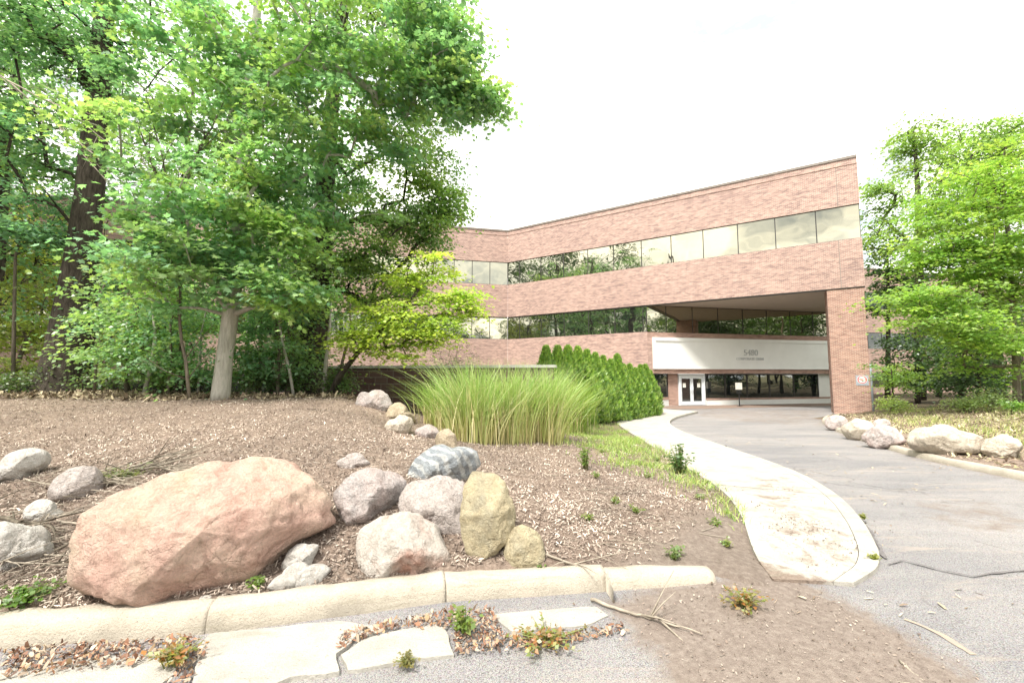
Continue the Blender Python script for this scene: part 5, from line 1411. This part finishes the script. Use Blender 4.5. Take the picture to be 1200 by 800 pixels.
# right side
tree('tall_open_tree', 'tall open crowned tree with dark forking limbs right of the building corner', tr_px([(1079, 470), (1078, 380), (1077, 300), (1076, 235), (1074, 195), (1070, 150)], 34, [9.5, 8.5, 7.5, 6, 4.2, 2]),
     [cr(1072, 168, 34, 32, 36, 24), cr(1038, 225, 33, 30, 35, 20), cr(1110, 185, 34, 38, 30, 20), cr(1035, 275, 33, 28, 28, 16), cr(1090, 260, 34, 50, 40, 22)], .26, 90, [(0.24, 0.36, 0.10), (0.28, 0.41, 0.11), (0.18, 0.29, 0.09)], 71, 'bark_dark', (1.25, .40), KITE, .028)
tree('background_tree', 'tall green tree at the upper right edge behind the bright one', tr_px([(1165, 470), (1165, 350), (1163, 260), (1160, 200)], 30, [14, 12, 9, 5]),
     [cr(1160, 168, 30, 55, 42, 44), cr(1200, 200, 30, 60, 70, 50), cr(1120, 225, 30, 40, 40, 26), cr(1140, 280, 30, 60, 50, 30)], .22, 110, [(0.22, 0.35, 0.10), (0.28, 0.41, 0.11), (0.17, 0.28, 0.09)], 72, 'bark_dark', (1.15, .38), KITE, .022, group=bgk)
tree('bright_tree', 'bright green slender stemmed tree with layered sprays, right of the brick pillar', tr_px([(1192, 474), (1190, 420), (1186, 360), (1184, 300), (1178, 240), (1172, 190)], 16, [7, 6, 5, 4.5, 3.5, 2]),
     [cr(1140, 235, 16, 75, 42, 44), cr(1110, 290, 16, 62, 40, 34), cr(1090, 350, 15.6, 58, 22, 22), cr(1095, 375, 15.4, 52, 16, 14), cr(1180, 310, 15.4, 55, 70, 40), cr(1190, 200, 16, 60, 40, 26), cr(1160, 400, 15.6, 50, 40, 24), cr(1230, 300, 16, 60, 100, 40), cr(1130, 330, 16.5, 60, 45, 26)], .12, 150, G_BRIGHT, 73, 'bark_mid', (0.85, .20), MAPLE, .010, tilt=.35, up=.12)
for i, (x, y0, x1, y1, w, lab) in enumerate([(1180, 472, 1163, 360, 4, 'slim pale stem left of the bright tree stem'), (1199, 474, 1190, 330, 5, 'slim pale stem hard against the right edge'), (1177, 470, 1171, 430, 3, 'short thin stem lowest beside the bright tree')]):
    b = hit(x, y0); D = b[1]; t_ = tp(x1, y1, D)
    mb = MB().tube([b - np.array([0, 0, .1]), (b + t_) / 2 + np.array([.05, 0, 0]), t_], [w * D / F / 2, w * D / F / 2 * .9, w * D / F * .3], 8)
    tag(mb.build('slim_tree', M['bark_mid'], None, True), lab, 'tree stem', 'slim stems by the bright tree')
tree('small_layered_tree', 'small bright green sapling with flat sprays just right of the brick pillar', tr_px([(1046, 470), (1046, 455), (1045, 440), (1044, 425)], 21.5, [2.4, 2, 1.8, 1]),
     [cr(1046, 440, 21.5, 26, 16, 16)], .13, 90, G_BRIGHT, 74, 'bark_dark', (.62, .18), KITE, .008, cat='sapling')
G_SHADE = [(0.06, 0.12, 0.04), (0.08, 0.15, 0.045), (0.045, 0.09, 0.035)]  # leaf greens darkened so the understory shade is painted into the colour
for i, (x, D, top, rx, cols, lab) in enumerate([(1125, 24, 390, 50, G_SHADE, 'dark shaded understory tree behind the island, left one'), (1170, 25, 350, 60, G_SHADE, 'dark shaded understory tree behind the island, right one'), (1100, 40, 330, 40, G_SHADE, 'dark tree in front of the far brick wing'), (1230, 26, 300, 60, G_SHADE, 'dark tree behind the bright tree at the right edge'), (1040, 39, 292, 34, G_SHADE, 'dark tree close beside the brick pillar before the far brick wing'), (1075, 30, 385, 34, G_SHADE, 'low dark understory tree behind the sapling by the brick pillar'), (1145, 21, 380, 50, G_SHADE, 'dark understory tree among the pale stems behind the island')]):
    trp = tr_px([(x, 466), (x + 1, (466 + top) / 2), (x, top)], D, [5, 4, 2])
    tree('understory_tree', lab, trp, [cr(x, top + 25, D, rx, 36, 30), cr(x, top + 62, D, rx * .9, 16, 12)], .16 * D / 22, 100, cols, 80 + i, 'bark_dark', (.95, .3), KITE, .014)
for i, (x, y, r, h, cols, lab) in enumerate([(1044, 484, .75, .75, [(0.32, 0.44, 0.12), (0.40, 0.50, 0.16)], 'bushy pale green weed clump beside the brick pillar foot'), (1130, 484, .7, .5, [(0.28, 0.38, 0.14), (0.36, 0.44, 0.2)], 'low weed clump in the middle of the island'), (1165, 480, .9, .75, [(0.26, 0.35, 0.16), (0.34, 0.42, 0.22)], 'broad grey green weed clump near the bright tree'), (1185, 486, .5, .4, [(0.18, 0.34, 0.07), (0.24, 0.40, 0.09)], 'small dark green weed clump lowest on the island')]):
    shrub('weed_clump', lab, (x, y), None, r, h, .09, 34, cols, 90 + i, 'weeds', per=40)

# arborvitae hedge
def arbor_mesh(seed, h, r):
    rg_ = np.random.default_rng(seed); n = 9000
    t = rg_.uniform(0, 1, n) ** 0.85
    prof = np.interp(t, [0, .06, .3, .6, .85, 1], [.8, .95, 1.0, .70, .27, .02]) * r
    a = rg_.uniform(0, 2 * np.pi, n)
    lump = 1 + .22 * np.sin(a * 5 + t * 9 + seed) + .18 * np.sin(a * 9 - t * 21) + .1 * np.sin(a * 17 + t * 37)
    rr = prof * lump * rg_.uniform(.72, 1.06, n)
    pos = np.stack([np.cos(a) * rr, np.sin(a) * rr, t * h], 1)
    y = np.stack([np.cos(a) * .45, np.sin(a) * .45, np.ones(n)], 1) + rg_.normal(0, .28, (n, 3)); y /= np.linalg.norm(y, axis=1, keepdims=True)
    sd = np.stack([-np.sin(a), np.cos(a), np.zeros(n)], 1) + rg_.normal(0, .7, (n, 3)); x = sd - y * (sd * y).sum(1, keepdims=True); x /= np.linalg.norm(x, axis=1, keepdims=True)
    z = np.cross(x, y); s = rg_.uniform(.035, .075, n)
    T = np.array([(0, 0, 0), (.22, .5, .04), (0, 1, 0), (-.22, .5, .04)])
    V = pos[:, None] + s[:, None, None] * (T[None, :, 0:1] * x[:, None] + T[None, :, 1:2] * y[:, None] + T[None, :, 2:3] * z[:, None])
    cols = np.array([(0.22, 0.37, 0.08), (0.29, 0.44, 0.10), (0.15, 0.28, 0.07), (0.36, 0.48, 0.12)])[rg_.integers(0, 4, n)] * rg_.uniform(.8, 1.2, (n, 1))
    return np_mesh('foliage', V.reshape(-1, 3), np.arange(n * 4).reshape(-1, 4), np.repeat(cols, 4, 0))
h0 = np.array(tp(640, 440, 13.8)[:2]); h1 = np.array(tp(762, 440, 22.5)[:2])
protos = []
for k_ in range(3):
    e = empty('arborvitae', (0, 0, 0))
    f_ = link('foliage', arbor_mesh(k_ + 5, 1.0, .205), M['leaf'], e)
    s_m = MB().tube([(0, 0, -.1), (0, 0, .6)], [.02, .01], 6).build('trunk', M['bark_mid'], e, True)
    protos.append((e, f_, s_m))
NH = 15
for i in range(NH):
    t = i / (NH - 1); rr = random.Random(i + 7)
    p = h0 + (h1 - h0) * t
    e, f_, s_m = protos[i % 3]
    if i >= 3:
        e2 = e.copy(); COL.objects.link(e2)
        for c_ in (f_, s_m):
            c2 = c_.copy(); COL.objects.link(c2); c2.parent = e2
        e = e2
    hh = (2.75 + .55 * t * 0 + rr.uniform(-.18, .22)) * (1 - .10 * t)
    hh *= 0.92 if i == 0 else 1.0
    e.location = (p[0], p[1], tz(p[0], p[1]) - .02); e.scale = (hh * .98, hh * .98, hh); e.rotation_euler = (0, 0, rr.uniform(0, 6))
    lab = 'green pointed arborvitae within the hedge between the tall grass and the entrance'
    if i == 0: lab = 'foremost arborvitae of the hedge, rising just behind the tall grass'
    if i == NH - 1: lab = 'last arborvitae of the hedge, next to the entrance doors'
    tag(e, lab, 'hedge shrub', 'arborvitae in the hedge row')

# small weeds near the camera
def weed(name, label, px, r, h, n, leaf, cols, seed, cat='weed', group=None, lift=0.0):
    b = hit(*px); rg_ = np.random.default_rng(seed)
    if lift: b = CAM + ray(*px) * ((lift - H) / ray(*px)[2])
    leaf *= 0.72; n = int(n * 1.7)
    k_ = max(3, n // 8)
    mb = MB(); pos = []; od = []
    for j in range(k_):
        a = rg_.uniform(0, 6.28); q = rg_.uniform(0, r); hh = h * rg_.uniform(.5, 1)
        tip = b + np.array([math.cos(a) * q, math.sin(a) * q * .8, hh])
        mb.tube([b + np.array([math.cos(a), math.sin(a), 0]) * q * .3, (b + tip) / 2 + np.array([0, 0, hh * .1]), tip], [.004, .003, .0015], 4)
        m = 8; t = rg_.uniform(.25, 1, m)[:, None]
        pp = b + (tip - b) * t + rg_.normal(0, leaf * .3, (m, 3)); pp[:, 2] = np.maximum(pp[:, 2], b[2] + .01)
        pos.append(pp); od.append(rg_.normal(0, 1, (m, 3)))
    e = empty(name, b, label, cat, group)
    mb.build('stems', M['leaf_stem'], e, True)
    pos = np.concatenate(pos); od = np.concatenate(od)
    cc = np.array(cols)[rg_.integers(0, len(cols), len(pos))] * rg_.uniform(.8, 1.2, (len(pos), 1))
    link('leaves', leaf_mesh('leaves', pos, od, leaf, cc, rg_, KITE, .6, -.1), M['leaf'], e)
M['leaf_stem'] = m_plain('green_stem', (0.18, 0.2, 0.07), 0.7)
WG = [(0.14, 0.24, 0.04), (0.2, 0.29, 0.06)]
WR_ = [(0.20, 0.25, 0.05), (0.32, 0.30, 0.09), (0.40, 0.18, 0.06), (0.28, 0.2, 0.08)]
weed('weed', 'tall dark green weed growing at the inner edge of the curved walk', (797, 556), .24, .55, 190, .085, [(0.08, 0.17, 0.05), (0.11, 0.21, 0.06)], 1)
weed('weed', 'feathery bright weed right of the tall grass', (686, 550), .18, .45, 120, .06, WG, 2)
weed('weed', 'tuft of green weed near the kerb end, above its right half', (790, 656), .10, .12, 60, .05, [(0.16, 0.25, 0.08), (0.22, 0.3, 0.12)], 3)
weed('weed', 'green and orange weed sprawling on the dirt right of the kerb end', (872, 712), .22, .13, 120, .05, WR_, 4, lift=0.02)
weed('weed', 'yellow green weed in the gutter left of the tufted slabs', (545, 738), .14, .16, 70, .06, [(0.22, 0.28, 0.06), (0.14, 0.22, 0.04)], 5, lift=0.03)
weed('weed', 'row of low reddish weeds along the asphalt edge', (640, 752), .30, .07, 160, .045, WR_, 6, lift=0.02)
weed('weed', 'small olive weed tuft on the white gutter slab', (478, 778), .09, .06, 90, .035, [(0.2, 0.2, 0.07), (0.28, 0.24, 0.1)], 7, lift=0.02)
weed('weed', 'red and green weed in the broken gutter at the left', (205, 778), .16, .12, 130, .05, WR_, 8, lift=0.02)
weed('weed', 'little green weed at the foot of the huge pink boulder', (298, 690), .08, .08, 50, .045, WG, 9)
weed('weed', 'grassy green weed at the far left behind the kerb', (25, 708), .28, .12, 200, .05, [(0.10, 0.2, 0.03), (0.14, 0.25, 0.04)], 10)
weed('weed', 'yellowish weed tuft at the tip of the curved walk', (1025, 657), .07, .07, 60, .04, [(0.3, 0.3, 0.06), (0.22, 0.26, 0.05)], 11, lift=0.02)
weed('weed', 'yellowish weed tuft on the outer side of the curved walk', (1012, 608), .06, .07, 50, .04, [(0.3, 0.3, 0.06), (0.22, 0.26, 0.05)], 12, lift=0.02)
weed('weed', 'tiny bright green weed beside the small yellow boulder', (634, 668), .05, .04, 30, .035, WG, 13)
weed('weed', 'olive weeds among twigs above the huge pink boulder', (150, 560), .35, .12, 160, .05, [(0.16, 0.2, 0.08), (0.2, 0.22, 0.1)], 14)
for i, (x, y) in enumerate([(700, 560), (720, 590), (760, 560), (745, 600), (690, 610), (820, 585), (838, 615), (850, 640), (770, 540), (830, 568), (735, 530), (705, 530), (748, 545), (760, 525)]):
    weed('weed', 'low green weed scattered on the mulch towards the curved walk', (x, y), .10, .08, 40, .045, WG + [(0.28, 0.3, 0.1)], 40 + i, group='low weeds on the mulch by the walk')

# trees across the street behind the viewer (seen in the window glass)
for i, (x, y, zt, r) in enumerate([(-33, 23, 29, 7), (-27, 13.5, 28, 6.5), (-24, 5, 25, 6.5), (-38, 12, 27, 7), (-30, -6, 23, 6), (-42, -2, 24, 6), (-24, -20, 17, 6), (-8, -40, 15, 7), (5, -44, 14, 7), (16, -42, 17, 7), (27, -43, 15, 7), (38, -40, 18, 7), (50, -34, 16, 7), (-24, -38, 17, 7), (58, -20, 16, 7), (42, 8, 17, 6), (50, -2, 17, 6), (55, 13, 19, 6), (62, 4, 18, 6), (60, 24, 20, 6.5), (46, -16, 16, 6), (70, -10, 18, 7), (70, 18, 19, 7)]):
    tree('street_tree', 'leafy tree across the street, mirrored in the ribbon windows', [(x, y, -.1, .3), (x, y, zt * .35, .24), (x + .2, y, zt * .7, .12)],
         [((x, y, zt * .55), (r, r, zt * .45), 100)], .42, 90, [(0.05, 0.10, 0.035), (0.04, 0.08, 0.03), (0.075, 0.125, 0.04)], 120 + i, 'bark_dark', (1.9, .5), KITE, .03, group='trees across the street')
bpy.context.view_layer.update()
